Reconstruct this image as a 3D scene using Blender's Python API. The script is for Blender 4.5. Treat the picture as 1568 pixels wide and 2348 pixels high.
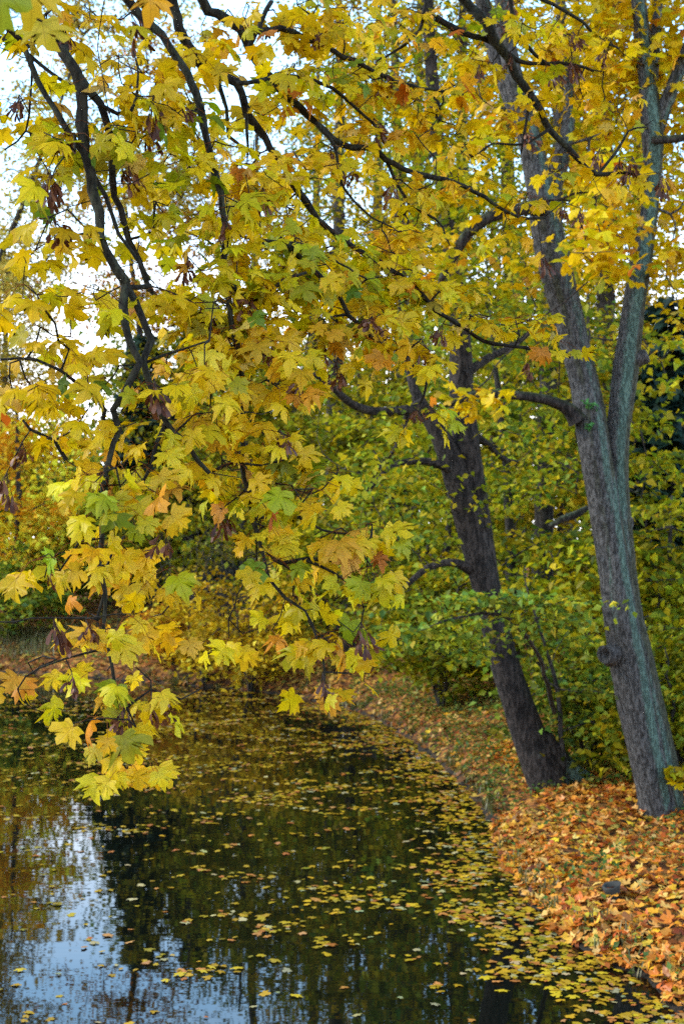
import bpy, math
import numpy as np
from mathutils import Vector

for o in list(bpy.data.objects):
    bpy.data.objects.remove(o)
C = bpy.context.scene
COL = C.collection
R = math.radians

# ------------------------------------------------------------------ camera
F, CX, CY = 2940.0, 784.0, 1174.0            # picture units: 1568 x 2348
PITCH = math.atan(116 / F)
CAM = np.array([0.0, 0.0, 3.0])
cam = bpy.data.cameras.new('camera')
cam_o = bpy.data.objects.new('camera', cam)
COL.objects.link(cam_o)
cam.sensor_fit = 'HORIZONTAL'
cam.sensor_width = 24.0
cam.lens = 24.0 * F / 1568
cam.clip_start, cam.clip_end = 0.05, 3000
cam_o.location = CAM
cam_o.rotation_euler = (math.pi / 2 + PITCH, 0, 0)
cam.dof.use_dof = True
cam.dof.focus_distance = 4.1
cam.dof.aperture_fstop = 6.3
C.camera = cam_o

# ------------------------------------------------------------------ sky, sun, exposure
SUN_EL, SUN_AZ = R(40), R(-82)              # azimuth from +Y, clockwise: light from the pond side
w = bpy.data.worlds.new('World')
C.world = w
w.use_nodes = True
nt = w.node_tree
nt.nodes.clear()
def wn(t): return nt.nodes.new(t)
sky = wn('ShaderNodeTexSky')
sky.sky_type = 'NISHITA'
sky.sun_disc = False
sky.sun_elevation = SUN_EL
sky.sun_rotation = SUN_AZ
tc = wn('ShaderNodeTexCoord')
sep = wn('ShaderNodeSeparateXYZ')
nt.links.new(tc.outputs['Generated'], sep.inputs[0])
noi = wn('ShaderNodeTexNoise'); noi.inputs['Scale'].default_value = 2.4; noi.inputs['Detail'].default_value = 5
mapn = wn('ShaderNodeMapping'); mapn.inputs['Scale'].default_value = (1, 1, 2.6)
nt.links.new(tc.outputs['Generated'], mapn.inputs[0]); nt.links.new(mapn.outputs[0], noi.inputs['Vector'])
mr = wn('ShaderNodeMapRange'); mr.inputs[1].default_value = 0.14; mr.inputs[2].default_value = 0.30
mr.inputs[3].default_value = 0.95; mr.inputs[4].default_value = 0.0
nt.links.new(sep.outputs['Z'], mr.inputs[0])
mr2 = wn('ShaderNodeMapRange'); mr2.inputs[1].default_value = 0.58; mr2.inputs[2].default_value = 0.78; mr2.inputs[4].default_value = 0.5
nt.links.new(noi.outputs['Fac'], mr2.inputs[0])
mx = wn('ShaderNodeMath'); mx.operation = 'MAXIMUM'
nt.links.new(mr.outputs[0], mx.inputs[0]); nt.links.new(mr2.outputs[0], mx.inputs[1])
mixc = wn('ShaderNodeMix'); mixc.data_type = 'RGBA'
nt.links.new(mx.outputs[0], mixc.inputs[0])
veil = wn('ShaderNodeMix'); veil.data_type = 'RGBA'; veil.inputs[0].default_value = 0.75      # thin bright veil of cloud over the blue
nt.links.new(sky.outputs[0], veil.inputs[6]); veil.inputs[7].default_value = (7.0, 13.0, 20.5, 1)
vr = wn('ShaderNodeMapRange'); vr.inputs[1].default_value = 0.38; vr.inputs[2].default_value = 0.66; vr.inputs[3].default_value = 0.85; vr.inputs[4].default_value = 0.12
nt.links.new(sep.outputs['Z'], vr.inputs[0]); nt.links.new(vr.outputs[0], veil.inputs[0])
nt.links.new(veil.outputs[2], mixc.inputs[6]); mixc.inputs[7].default_value = (19.0, 19.4, 20.2, 1)
bg = wn('ShaderNodeBackground'); bg.inputs['Strength'].default_value = 0.13
nt.links.new(mixc.outputs[2], bg.inputs['Color'])
wo = wn('ShaderNodeOutputWorld'); nt.links.new(bg.outputs[0], wo.inputs[0])

sl = bpy.data.lights.new('sun', 'SUN')
sl.energy = 2.2; sl.angle = R(10); sl.color = (1, 0.95, 0.86)
so = bpy.data.objects.new('sun', sl); COL.objects.link(so)
sd = Vector((math.sin(SUN_AZ) * math.cos(SUN_EL), math.cos(SUN_AZ) * math.cos(SUN_EL), math.sin(SUN_EL)))
so.rotation_euler = (-sd).to_track_quat('-Z', 'Y').to_euler()
so.location = (0, 0, 40)

vs = C.view_settings
vs.view_transform = 'Standard'; vs.look = 'None'; vs.gamma = 1; vs.use_curve_mapping = False
vs.exposure = 0.6
C.render.engine = 'CYCLES'
cy = C.cycles
cy.max_bounces = 7; cy.diffuse_bounces = 2; cy.glossy_bounces = 3; cy.transmission_bounces = 4; cy.transparent_max_bounces = 4
cy.caustics_reflective = False; cy.caustics_refractive = False
cy.use_denoising = False
cy.sample_clamp_indirect = 6

# ------------------------------------------------------------------ helpers
def lin(r, g, b):
    f = lambda c: (c / 255 / 12.92) if c <= 10 else ((c / 255 + 0.055) / 1.055) ** 2.4
    return np.array([f(r), f(g), f(b)])
cp, sp = math.cos(PITCH), math.sin(PITCH)
def P(vx, vy, d):
    """picture position + distance in front of the camera -> world point"""
    x, y, z = (vx - CX) / F * d, d, -(vy - CY) / F * d
    return np.array([x, y * cp - z * sp, y * sp + z * cp]) + CAM
def project(p):
    q = np.atleast_2d(p) - CAM
    y = q[:, 1] * cp + q[:, 2] * sp
    z = -q[:, 1] * sp + q[:, 2] * cp
    return np.stack([CX + F * q[:, 0] / y, CY - F * z / y, y], 1)
def norm(v):
    return v / np.maximum(np.linalg.norm(v, axis=-1, keepdims=True), 1e-9)
def smooth(a, b, x):
    t = np.clip((x - a) / (b - a), 0, 1)
    return t * t * (3 - 2 * t)
def catmull(pts, step):
    """smooth resample of a polyline whose rows may carry extra channels after xyz"""
    p = np.asarray(pts, float)
    if len(p) < 3:
        n = max(2, int(np.linalg.norm(p[1, :3] - p[0, :3]) / step) + 1)
        t = np.linspace(0, 1, n)[:, None]
        return p[0] * (1 - t) + p[1] * t
    e = np.vstack([2 * p[0] - p[1], p, 2 * p[-1] - p[-2]])
    out = []
    for i in range(1, len(e) - 2):
        a, b, c, d = e[i - 1], e[i], e[i + 1], e[i + 2]
        n = max(1, int(np.linalg.norm(c[:3] - b[:3]) / step))
        for t in np.arange(n) / n:
            out.append(0.5 * (2 * b + (c - a) * t + (2 * a - 5 * b + 4 * c - d) * t * t + (3 * b - a - 3 * c + d) * t ** 3))
    out.append(p[-1])
    out = np.array(out)
    if out.shape[1] > 3:
        out[:, 3] = np.maximum(out[:, 3], 0.0008)
    return out

class Geo:
    """collects vertices, faces and per-vertex attributes for ONE mesh"""
    def __init__(s):
        s.v, s.f, s.col, s.lp, s.n = [], [], [], [], 0
    def add(s, v, faces, col=None, lp=None):
        v = np.asarray(v, float)
        for f in faces:
            s.f.append(np.asarray(f, np.int64) + s.n)
        s.v.append(v)
        s.col.append(np.broadcast_to(np.asarray((1, 1, 1) if col is None else col, float), (len(v), 3)))
        s.lp.append(np.broadcast_to(np.asarray((0, 0, 0) if lp is None else lp, float), (len(v), 3)))
        s.n += len(v)
    def tube(s, pts, rad, sides=7, col=None, cap=True, rough=0.0, rng=None, lp=None):
        p = np.asarray(pts, float)[:, :3]
        n = len(p)
        rad = np.broadcast_to(np.asarray(rad, float), (n,))
        t = np.gradient(p, axis=0); t = norm(t)
        ref = np.array([0.3, -1.0, 0.2]) if abs(t[0][1]) < 0.9 else np.array([1.0, 0.1, 0.1])
        u = np.zeros((n, 3)); a = ref
        for i in range(n):
            a = a - t[i] * np.dot(a, t[i])
            l = np.linalg.norm(a)
            if l < 1e-6:
                a = np.cross(t[i], [0.37, 0.2, 0.9]); l = np.linalg.norm(a)
            a = a / l
            u[i] = a
        b = np.cross(t, u)
        ang = np.arange(sides) / sides * 2 * math.pi
        rr = rad[:, None] * np.ones((1, sides))
        if rough and rng is not None:
            rr = rr * (1 + rough * rng.standard_normal((n, sides)))
        v = p[:, None, :] + rr[..., None] * (np.cos(ang)[None, :, None] * u[:, None, :] + np.sin(ang)[None, :, None] * b[:, None, :])
        v = v.reshape(-1, 3)
        i = np.arange(n - 1)[:, None] * sides; j = np.arange(sides)[None, :]; k = (j + 1) % sides
        q = np.stack([i + j, i + k, i + sides + k, i + sides + j], -1).reshape(-1, 4)
        faces = [q]
        if cap:
            v = np.vstack([v, p[-1:] + t[-1:] * rad[-1] * 0.4])
            c0 = (n - 1) * sides
            faces.append(np.stack([c0 + j[0], c0 + k[0], np.full(sides, n * sides)], -1))
        if lp is None:
            ln = np.concatenate([[0], np.cumsum(np.linalg.norm(np.diff(p, axis=0), axis=1))])
            L = np.stack([np.tile(ang, n), np.repeat(ln, sides), np.repeat(rad, sides)], 1)
            if cap: L = np.vstack([L, L[-1:]])
            lp = L
        s.add(v, faces, col, lp)
    def build(s, name, mat, parent=None, smooth_shade=True):
        me = bpy.data.meshes.new(name)
        v = np.concatenate(s.v).astype(np.float32)
        me.vertices.add(len(v)); me.vertices.foreach_set('co', v.ravel())
        loops = np.concatenate([f.ravel() for f in s.f]).astype(np.int32)
        sizes = np.concatenate([np.full(len(f), f.shape[1]) for f in s.f]).astype(np.int32)
        starts = np.concatenate([[0], np.cumsum(sizes)[:-1]]).astype(np.int32)
        me.loops.add(len(loops)); me.loops.foreach_set('vertex_index', loops)
        me.polygons.add(len(sizes)); me.polygons.foreach_set('loop_start', starts); me.polygons.foreach_set('loop_total', sizes)
        me.polygons.foreach_set('use_smooth', np.full(len(sizes), smooth_shade))
        c = np.concatenate(s.col); c = np.hstack([c, np.ones((len(c), 1))]).astype(np.float32)
        a = me.attributes.new('col', 'FLOAT_COLOR', 'POINT'); a.data.foreach_set('color', c.ravel())
        a = me.attributes.new('lp', 'FLOAT_VECTOR', 'POINT'); a.data.foreach_set('vector', np.concatenate(s.lp).astype(np.float32).ravel())
        me.update(calc_edges=True)
        me.materials.append(mat)
        o = bpy.data.objects.new(name, me); COL.objects.link(o)
        if parent is not None: o.parent = parent
        return o

def tag(o, label=None, cat=None, group=None, kind=None):
    if label: o['label'] = label
    if cat: o['category'] = cat
    if group: o['group'] = group
    if kind: o['kind'] = kind
    return o
def empty(name, loc, label, cat, group=None):
    """an Empty at the thing's base; the parts are built in world space, so it sits at the base and keeps them there"""
    o = bpy.data.objects.new(name, None); COL.objects.link(o)
    o.location = loc; o.empty_display_size = 0.3
    return tag(o, label, cat, group)
def shift(geo, loc):
    geo.v = [a - np.asarray(loc) for a in geo.v]
    return geo

# ------------------------------------------------------------------ materials
def new_mat(name):
    m = bpy.data.materials.new(name); m.use_nodes = True
    m.node_tree.nodes.clear()
    return m, m.node_tree
class N:
    def __init__(s, t): s.t = t
    def node(s, typ, **kw):
        n = s.t.nodes.new(typ)
        for k, v in kw.items(): setattr(n, k, v)
        return n
    def link(s, a, b): s.t.links.new(a, b)
    def put(s, sock, x):
        if isinstance(x, bpy.types.NodeSocket): s.link(x, sock)
        else: sock.default_value = x
    def math(s, op, a, b=0.0, c=None, clamp=False):
        n = s.node('ShaderNodeMath', operation=op, use_clamp=clamp)
        s.put(n.inputs[0], a); s.put(n.inputs[1], b)
        if c is not None: s.put(n.inputs[2], c)
        return n.outputs[0]
    def mix(s, f, a, b, blend='MIX'):
        n = s.node('ShaderNodeMix', data_type='RGBA', blend_type=blend)
        s.put(n.inputs[0], f)
        for sock, x in ((n.inputs[6], a), (n.inputs[7], b)):
            if isinstance(x, (tuple, list, np.ndarray)): x = tuple(x)[:3] + (1,)
            s.put(sock, x)
        return n.outputs[2]
    def rng(s, x, a, b, c=0.0, d=1.0):
        n = s.node('ShaderNodeMapRange'); n.interpolation_type = 'SMOOTHSTEP'
        s.put(n.inputs[0], x)
        for i, q in enumerate((a, b, c, d)): n.inputs[i + 1].default_value = q
        return n.outputs[0]
    def noise(s, vec, scale, detail=3, rough=0.6):
        n = s.node('ShaderNodeTexNoise'); s.link(vec, n.inputs['Vector'])
        n.inputs['Scale'].default_value = scale; n.inputs['Detail'].default_value = detail; n.inputs['Roughness'].default_value = rough
        return n.outputs['Fac']
    def mapping(s, vec, scale=(1, 1, 1), loc=(0, 0, 0)):
        n = s.node('ShaderNodeMapping'); s.link(vec, n.inputs[0]); n.inputs['Scale'].default_value = scale; n.inputs['Location'].default_value = loc
        return n.outputs[0]
    def attr(s, name): return s.node('ShaderNodeAttribute', attribute_name=name)
    def bump(s, h, strength, dist):
        n = s.node('ShaderNodeBump'); s.link(h, n.inputs['Height'])
        n.inputs['Strength'].default_value = strength; n.inputs['Distance'].default_value = dist
        return n.outputs[0]
    def out(s, sh):
        o = s.node('ShaderNodeOutputMaterial'); s.link(sh, o.inputs[0])

def leaf_mat(name, detail=True, trans=0.42, gloss=0.05, rough=0.45):
    m, t = new_mat(name); n = N(t)
    col = n.attr('col').outputs['Color']
    if detail:
        lp = n.attr('lp'); sp3 = n.node('ShaderNodeSeparateXYZ'); n.link(lp.outputs['Vector'], sp3.inputs[0])
        x, y, rnd = sp3.outputs
        off = n.node('ShaderNodeCombineXYZ')
        n.put(off.inputs[0], n.math('MULTIPLY_ADD', rnd, 37.0, x)); n.put(off.inputs[1], n.math('MULTIPLY_ADD', rnd, 91.0, y)); n.put(off.inputs[2], n.math('MULTIPLY', rnd, 11.0))
        v = off.outputs[0]
        ax = n.math('ABSOLUTE', x)
        d = None
        for ang in (0, 42, 92):                                     # main veins fan out from the leaf base
            a = R(ang); sx, sy = math.sin(a), math.cos(a)
            along = n.math('ADD', n.math('MULTIPLY', ax, sx), n.math('MULTIPLY', n.math('SUBTRACT', y, 0.02), sy))
            perp = n.math('ABSOLUTE', n.math('SUBTRACT', n.math('MULTIPLY', ax, sy), n.math('MULTIPLY', n.math('SUBTRACT', y, 0.02), sx)))
            perp = n.math('ADD', perp, n.math('MULTIPLY', n.math('LESS_THAN', along, 0.0), 1.0))
            perp = n.math('ADD', perp, n.math('MULTIPLY', along, 0.012))
            d = perp if d is None else n.math('MINIMUM', d, perp)
        vein = n.rng(d, 0.008, 0.034, 1, 0)
        big = n.noise(v, 2.2, 2); fine = n.noise(v, 7, 2)
        r2 = n.math('ADD', n.math('MULTIPLY', x, x), n.math('MULTIPLY', n.math('SUBTRACT', y, 0.4), n.math('SUBTRACT', y, 0.4)))
        edge = n.rng(n.math('ADD', r2, n.math('MULTIPLY', n.math('SUBTRACT', fine, 0.5), 0.35)), 0.22, 0.5)
        warm = n.mix(n.math('MULTIPLY', edge, n.rng(rnd, 0.55, 1.0, 0.0, 0.6)), col, n.mix(0.5, col, tuple(lin(214, 128, 40)), 'MIX'))
        g = n.math('MULTIPLY', n.rng(big, 0.42, 0.62), 0.25)
        c1 = n.mix(g, warm, n.mix(1.0, warm, (0.66, 0.86, 0.7), 'MULTIPLY'))
        c2 = n.mix(n.math('MULTIPLY', vein, 0.35), c1, n.mix(1.0, c1, (0.42, 0.30, 0.22), 'MULTIPLY'))
        spot = n.math('MULTIPLY', n.rng(fine, 0.72, 0.80), n.rng(rnd, 0.5, 1.0, 0.0, 0.8))
        col = n.mix(spot, c2, tuple(lin(96, 52, 24)))
        bump = n.bump(n.math('MULTIPLY', vein, -1.0), 0.2, 0.003)
    d1 = n.node('ShaderNodeBsdfDiffuse'); n.link(col, d1.inputs[0])
    t1 = n.node('ShaderNodeBsdfTranslucent'); n.link(n.mix(1.0, col, (1.0, 0.96, 0.62), 'MULTIPLY'), t1.inputs[0])
    mxs = n.node('ShaderNodeMixShader'); mxs.inputs[0].default_value = trans
    n.link(d1.outputs[0], mxs.inputs[1]); n.link(t1.outputs[0], mxs.inputs[2])
    sh = mxs.outputs[0]
    if gloss:
        gl = n.node('ShaderNodeBsdfGlossy'); gl.inputs['Roughness'].default_value = rough
        m2 = n.node('ShaderNodeMixShader'); m2.inputs[0].default_value = gloss
        n.link(sh, m2.inputs[1]); n.link(gl.outputs[0], m2.inputs[2]); sh = m2.outputs[0]
        if detail: n.link(bump, gl.inputs['Normal'])
    if detail: n.link(bump, d1.inputs['Normal'])
    n.out(sh)
    return m

def bark_mat(name, base, dark, lichen, amount=0.5, scale=1.0, lichen2=None, bump=0.02):
    """furrowed bark; the vertex colour's red channel places stripes of lichen, green a mossy film"""
    m, t = new_mat(name); n = N(t)
    tcn = n.node('ShaderNodeTexCoord'); ob = tcn.outputs['Object']
    fur = n.noise(n.mapping(ob, (34 * scale, 34 * scale, 8.5 * scale)), 1.0, 5, 0.65)
    fur2 = n.noise(n.mapping(ob, (78 * scale, 78 * scale, 26 * scale)), 1.0, 3, 0.6)
    blot = n.noise(ob, 2.3 * scale, 4, 0.6)
    fine = n.noise(ob, 26 * scale, 4, 0.7)
    crack = n.rng(n.math('ADD', n.math('MULTIPLY', fur, 0.72), n.math('MULTIPLY', fur2, 0.28)), 0.36, 0.56)
    c = n.mix(crack, dark, base)
    c = n.mix(n.math('MULTIPLY', n.rng(blot, 0.4, 0.65), 0.5), c, n.mix(1.0, c, (0.62, 0.6, 0.62), 'MULTIPLY'))
    sepc = n.node('ShaderNodeSeparateColor'); n.link(n.attr('col').outputs['Color'], sepc.inputs[0])
    mid = n.noise(n.mapping(ob, (9 * scale, 9 * scale, 2.2 * scale)), 1.0, 4, 0.65)
    lm = n.rng(n.math('ADD', n.math('ADD', sepc.outputs[0], n.math('MULTIPLY', n.math('SUBTRACT', mid, 0.5), 1.3)), n.math('MULTIPLY', n.math('SUBTRACT', fine, 0.5), 0.9)), 0.3, 0.85)
    c = n.mix(n.math('MULTIPLY', lm, amount), c, n.mix(n.math('MULTIPLY', crack, 0.8), tuple(np.array(lichen) * 0.45), lichen))
    if lichen2 is not None:
        l2 = n.rng(n.math('ADD', sepc.outputs[1], n.math('MULTIPLY', n.math('SUBTRACT', blot, 0.5), 1.0)), 0.35, 0.7)
        c = n.mix(n.math('MULTIPLY', l2, 0.7), c, n.mix(crack, tuple(np.array(lichen2) * 0.4), lichen2))
    b = n.node('ShaderNodeBsdfPrincipled')
    n.link(c, b.inputs['Base Color']); b.inputs['Roughness'].default_value = 0.88
    b.inputs['Specular IOR Level'].default_value = 0.25
    n.link(n.bump(n.math('ADD', crack, n.math('MULTIPLY', fine, 0.3)), 0.9, bump), b.inputs['Normal'])
    n.out(b.outputs[0])
    return m

M_leaf = leaf_mat('maple_leaf', True, 0.46, 0.018)
M_leaf_far = leaf_mat('far_leaf', False, 0.34, 0.012)
M_litter = leaf_mat('litter_leaf', True, 0.12, 0.03, 0.4)
M_float = leaf_mat('floating_leaf', True, 0.08, 0.05, 0.3)
M_needle = leaf_mat('conifer_needle', False, 0.1, 0.03)
M_twig = bark_mat('dark_twig_bark', (0.028, 0.024, 0.017), (0.006, 0.005, 0.004), (0.085, 0.10, 0.055), 0.5, 2.2, None, 0.004)
M_bark_grey = bark_mat('grey_bark', (0.120, 0.112, 0.104), (0.018, 0.016, 0.014), (0.125, 0.21, 0.16), 0.85, 1.35, (0.06, 0.062, 0.024), 0.02)
M_bark_dark = bark_mat('dark_bark', (0.062, 0.048, 0.040), (0.010, 0.008, 0.007), (0.17, 0.26, 0.19), 0.8, 0.75, (0.05, 0.055, 0.022), 0.03)
M_bark_far = bark_mat('far_bark', (0.07, 0.06, 0.05), (0.02, 0.017, 0.014), (0.10, 0.12, 0.07), 0.3, 0.6, None, 0.02)

def simple_mat(name, col, rough=0.8, use_attr=False, spec=0.3):
    m, t = new_mat(name); n = N(t)
    b = n.node('ShaderNodeBsdfPrincipled'); b.inputs['Roughness'].default_value = rough; b.inputs['Specular IOR Level'].default_value = spec
    ob = n.node('ShaderNodeTexCoord').outputs['Object']
    f = n.noise(ob, 18, 4)
    base = n.attr('col').outputs['Color'] if use_attr else tuple(col) + (1,)
    n.link(n.mix(n.math('MULTIPLY', f, 0.7), base, n.mix(1.0, base if use_attr else col, (0.45, 0.42, 0.4), 'MULTIPLY')), b.inputs['Base Color'])
    n.out(b.outputs[0])
    return m
M_seed = leaf_mat('dry_seed_wing', False, 0.2, 0.04)
M_grass = leaf_mat('grass_blade', False, 0.3, 0.04)
M_stump = simple_mat('weathered_stump', (0.06, 0.06, 0.052), 0.9)
M_wood = simple_mat('dry_cut_wood', (0.19, 0.165, 0.15), 0.9)
M_post = simple_mat('blue_post_paint', (0.05, 0.09, 0.17), 0.5)

# ground: earth and matted old leaves, darker bare soil where the bank is too steep to hold leaves
M_ground, t = new_mat('leafy_ground'); n = N(t)
tcn = n.node('ShaderNodeTexCoord'); ob = tcn.outputs['Object']
warp = n.node('ShaderNodeTexNoise'); warp.inputs['Scale'].default_value = 14; n.link(ob, warp.inputs['Vector'])
wv = n.node('ShaderNodeVectorMath', operation='MULTIPLY_ADD'); n.link(warp.outputs['Color'], wv.inputs[0]); wv.inputs[1].default_value = (0.1, 0.1, 0.1); n.link(ob, wv.inputs[2])
vor = n.node('ShaderNodeTexVoronoi'); vor.inputs['Scale'].default_value = 11; n.link(wv.outputs[0], vor.inputs['Vector'])
sc_ = n.node('ShaderNodeSeparateColor'); n.link(vor.outputs['Color'], sc_.inputs[0])
ramp = n.node('ShaderNodeValToRGB'); n.link(sc_.outputs[0], ramp.inputs[0])
cr = ramp.color_ramp
cr.elements[0].position = 0.0; cr.elements[0].color = (*lin(60, 40, 26), 1)
cr.elements[1].position = 1.0; cr.elements[1].color = (*lin(190, 140, 60), 1)
for p_, c_ in ((0.25, lin(104, 62, 32)), (0.45, lin(150, 88, 38)), (0.62, lin(84, 66, 34)), (0.8, lin(176, 112, 46))):
    e = cr.elements.new(p_); e.color = (*c_, 1)
geo_n = n.node('ShaderNodeNewGeometry'); sn = n.node('ShaderNodeSeparateXYZ'); n.link(geo_n.outputs['Normal'], sn.inputs[0])
blot = n.noise(ob, 0.9, 5)
steep = n.rng(n.math('ADD', sn.outputs['Z'], n.math('MULTIPLY', n.math('SUBTRACT', blot, 0.5), 0.3)), 0.72, 0.88, 1, 0)
soil = n.mix(n.noise(ob, 22, 4), (0.012, 0.010, 0.008), (0.05, 0.038, 0.026))
gcol = n.mix(n.rng(blot, 0.5, 0.72, 0, 0.55), ramp.outputs[0], (0.035, 0.036, 0.015))
sepz = n.node('ShaderNodeSeparateXYZ'); n.link(ob, sepz.inputs[0])
wet = n.rng(n.math('ADD', sepz.outputs[2], n.math('MULTIPLY', n.math('SUBTRACT', n.noise(ob, 3.5, 4), 0.5), 0.5)), 0.0, 0.14, 1, 0)      # bare wet earth along the water's edge
gcol = n.mix(n.math('MAXIMUM', steep, wet), gcol, soil)
b = n.node('ShaderNodeBsdfPrincipled'); n.link(gcol, b.inputs['Base Color']); b.inputs['Roughness'].default_value = 0.9; b.inputs['Specular IOR Level'].default_value = 0.2
n.link(n.bump(n.math('ADD', sc_.outputs[1], n.noise(ob, 40, 3)), 0.8, 0.03), b.inputs['Normal'])
n.out(b.outputs[0])

# water: dark pond, almost still
M_water, t = new_mat('pond_water'); n = N(t)
ob = n.node('ShaderNodeTexCoord').outputs['Object']
b = n.node('ShaderNodeBsdfPrincipled')
b.inputs['Base Color'].default_value = (0.0035, 0.0045, 0.003, 1); b.inputs['Roughness'].default_value = 0.015; b.inputs['IOR'].default_value = 1.36
h = n.math('ADD', n.noise(n.mapping(ob, (0.8, 1.6, 1)), 1.6, 2, 0.5), n.math('MULTIPLY', n.noise(n.mapping(ob, (0.7, 1.5, 1)), 7, 2, 0.5), 0.12))
n.link(n.bump(h, 0.022, 0.05), b.inputs['Normal'])
n.out(b.outputs[0])

# ------------------------------------------------------------------ terrain
def on_water(vx, vy):
    d = (P(vx, vy, 1.0) - CAM); k = -CAM[2] / d[2]
    return (CAM + d * k)[:2]
shore = [on_water(*p) for p in ((1600, 2345), (1480, 2262), (1310, 2170), (1212, 2075), (1142, 1960), (1118, 1880), (1064, 1805), (1000, 1745), (930, 1690), (860, 1648), (760, 1614), (600, 1588), (450, 1574), (300, 1562), (120, 1548), (0, 1541))]
shore = np.array(shore + [(-17, 38.5), (-27, 39), (-36, 30), (-36, 12), (-22, 3.5), (-8, 2.6), (-1, 3.4), (2.4, 4.6), (3.4, 6.4)])
def shore_dist(x, y):
    """+ on land, - on the pond"""
    p = np.stack([np.ravel(x), np.ravel(y)], 1)
    a, bb = shore, np.roll(shore, -1, 0)
    best = np.full(len(p), 1e9); inside = np.zeros(len(p), bool)
    for q, r in zip(a, bb):
        e = r - q; t_ = np.clip(((p - q) @ e) / (e @ e), 0, 1)
        best = np.minimum(best, np.linalg.norm(p - q - t_[:, None] * e, axis=1))
        cond = (q[1] > p[:, 1]) != (r[1] > p[:, 1])
        with np.errstate(divide='ignore', invalid='ignore'):
            xi = (r[0] - q[0]) * (p[:, 1] - q[1]) / (r[1] - q[1]) + q[0]
        inside ^= cond & (p[:, 0] < xi)
    return np.where(inside, -best, best)
def wob(x, y, s, k=0):
    return (np.sin(x * s + 1.3 * k) * np.cos(y * s * 1.1 + 2.1 * k) + 0.6 * np.sin(x * s * 2.3 - y * s * 1.7 + k) + 0.4 * np.cos(y * s * 3.1 + x * s * 2.9 + 3 * k)) / 2
def ground(x, y):
    x = np.ravel(np.asarray(x, float)); y = np.ravel(np.asarray(y, float))
    s = shore_dist(x, y) + 0.10 * wob(x, y, 3.1, 1) + 0.05 * wob(x, y, 9.0, 2)
    far = smooth(13, 23, y); near = smooth(6, 1.5, y)
    lip = (0.17 + 0.06 * wob(x, y, 2.0, 4)) * smooth(-0.05, 0.55, s)
    zr = 0.072 * np.minimum(s, 9) + 0.02 * np.clip(s - 9, 0, 60)
    zf = 0.27 * np.minimum(s, 5) + 0.04 * np.clip(s - 5, 0, 80)
    z = lip + zr * (1 - far) + zf * far + near * 1.0 * smooth(0, 2.5, s)
    z = z + 0.05 * wob(x, y, 1.1, 3) * smooth(0.2, 2, s) + 0.025 * wob(x, y, 4.0, 5) * smooth(0.1, 0.6, s)
    z = z + 0.5 * wob(x, y, 0.05, 8) * smooth(25, 90, s)
    return np.where(s > 0, z, -0.7 * smooth(0, 1.6, -s) - 0.02)
def G(x, y): return float(ground([x], [y])[0])
def hit(vx, vy):
    d = P(vx, vy, 1.0) - CAM
    t_ = np.arange(5, 60, 0.02)
    p = CAM + d * t_[:, None]
    k = np.argmax(p[:, 2] < np.maximum(ground(p[:, 0], p[:, 1]), 0))
    return p[k]
def lines(lo, hi, step, far):
    m_ = np.arange(lo, hi, step); r_ = [hi]; l_ = [lo - step]
    st = step
    while r_[-1] < far: st *= 1.35; r_.append(r_[-1] + st)
    st = step
    while l_[-1] > -far: st *= 1.35; l_.append(l_[-1] - st)
    return np.array(l_[::-1] + list(m_) + r_)
gx, gy = lines(-12, 8, 0.13, 900), lines(5, 42, 0.16, 900)
X, Y = np.meshgrid(gx, gy)
Z = ground(X, Y)
g = Geo()
nx, ny = len(gx), len(gy)
i = np.arange(ny - 1)[:, None] * nx + np.arange(nx - 1)[None, :]
g.add(np.stack([X.ravel(), Y.ravel(), Z], 1), [np.stack([i, i + 1, i + nx + 1, i + nx], -1).reshape(-1, 4)])
tag(g.build('ground', M_ground), kind='structure')
g = Geo()
g.add([(-40, 1.5, 0), (8, 1.5, 0), (8, 42, 0), (-40, 42, 0)], [[(0, 1, 2, 3)]])
tag(g.build('pond_water', M_water), kind='structure')

# ------------------------------------------------------------------ leaves
HALF = [(0.0, 0.0), (0.12, -0.09), (0.31, -0.13), (0.53, -0.07), (0.47, 0.06), (0.48, 0.15), (0.60, 0.19), (0.76, 0.31), (0.62, 0.39), (0.68, 0.61),
        (0.51, 0.57), (0.44, 0.69), (0.35, 0.56), (0.27, 0.63), (0.32, 0.82), (0.15, 0.83), (0.0, 1.06)]
def maple_shape(var, coarse=False):
    r_ = np.random.default_rng(100 + var)
    hp = np.array(HALF)
    if coarse: hp = hp[[0, 2, 3, 5, 7, 9, 12, 14, 16]]
    L = hp[1:-1] * [-1, 1]
    out = np.vstack([hp, L[::-1]])
    out = out * (1 + 0.13 * r_.standard_normal((len(out), 1)) * (np.arange(len(out))[:, None] > 0)) * [0.9 + 0.2 * r_.random(), 1]
    c = np.array([[0.0, 0.30]])
    k = len(out)
    j = np.arange(k); jn = (j + 1) % k
    if coarse:
        p = np.vstack([out, c]); faces = [np.stack([j, jn, np.full(k, k)], -1)]
    else:
        p = np.vstack([out, c + (out - c) * 0.52, c])
        faces = [np.stack([j, jn, k + jn, k + j], -1), np.stack([k + j, k + jn, np.full(k, 2 * k)], -1)]
    x, y = p[:, 0], p[:, 1]
    a, b_, f_, ph = r_.uniform(-0.65, 0.12), r_.uniform(-0.75, 0.15), r_.uniform(0.0, 0.5), r_.uniform(0, 6)
    z = a * x * x * 1.4 + b_ * (y - 0.2) ** 2 + f_ * np.abs(x) * 0.7 + 0.055 * np.sin(5 * np.arctan2(x, y - 0.1) + ph) * np.hypot(x, y - 0.2) * 1.6
    return np.stack([x, y - 0.0, z], 1), faces, np.stack([x, y], 1)
MAPLE = [maple_shape(v) for v in range(16)]
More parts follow.
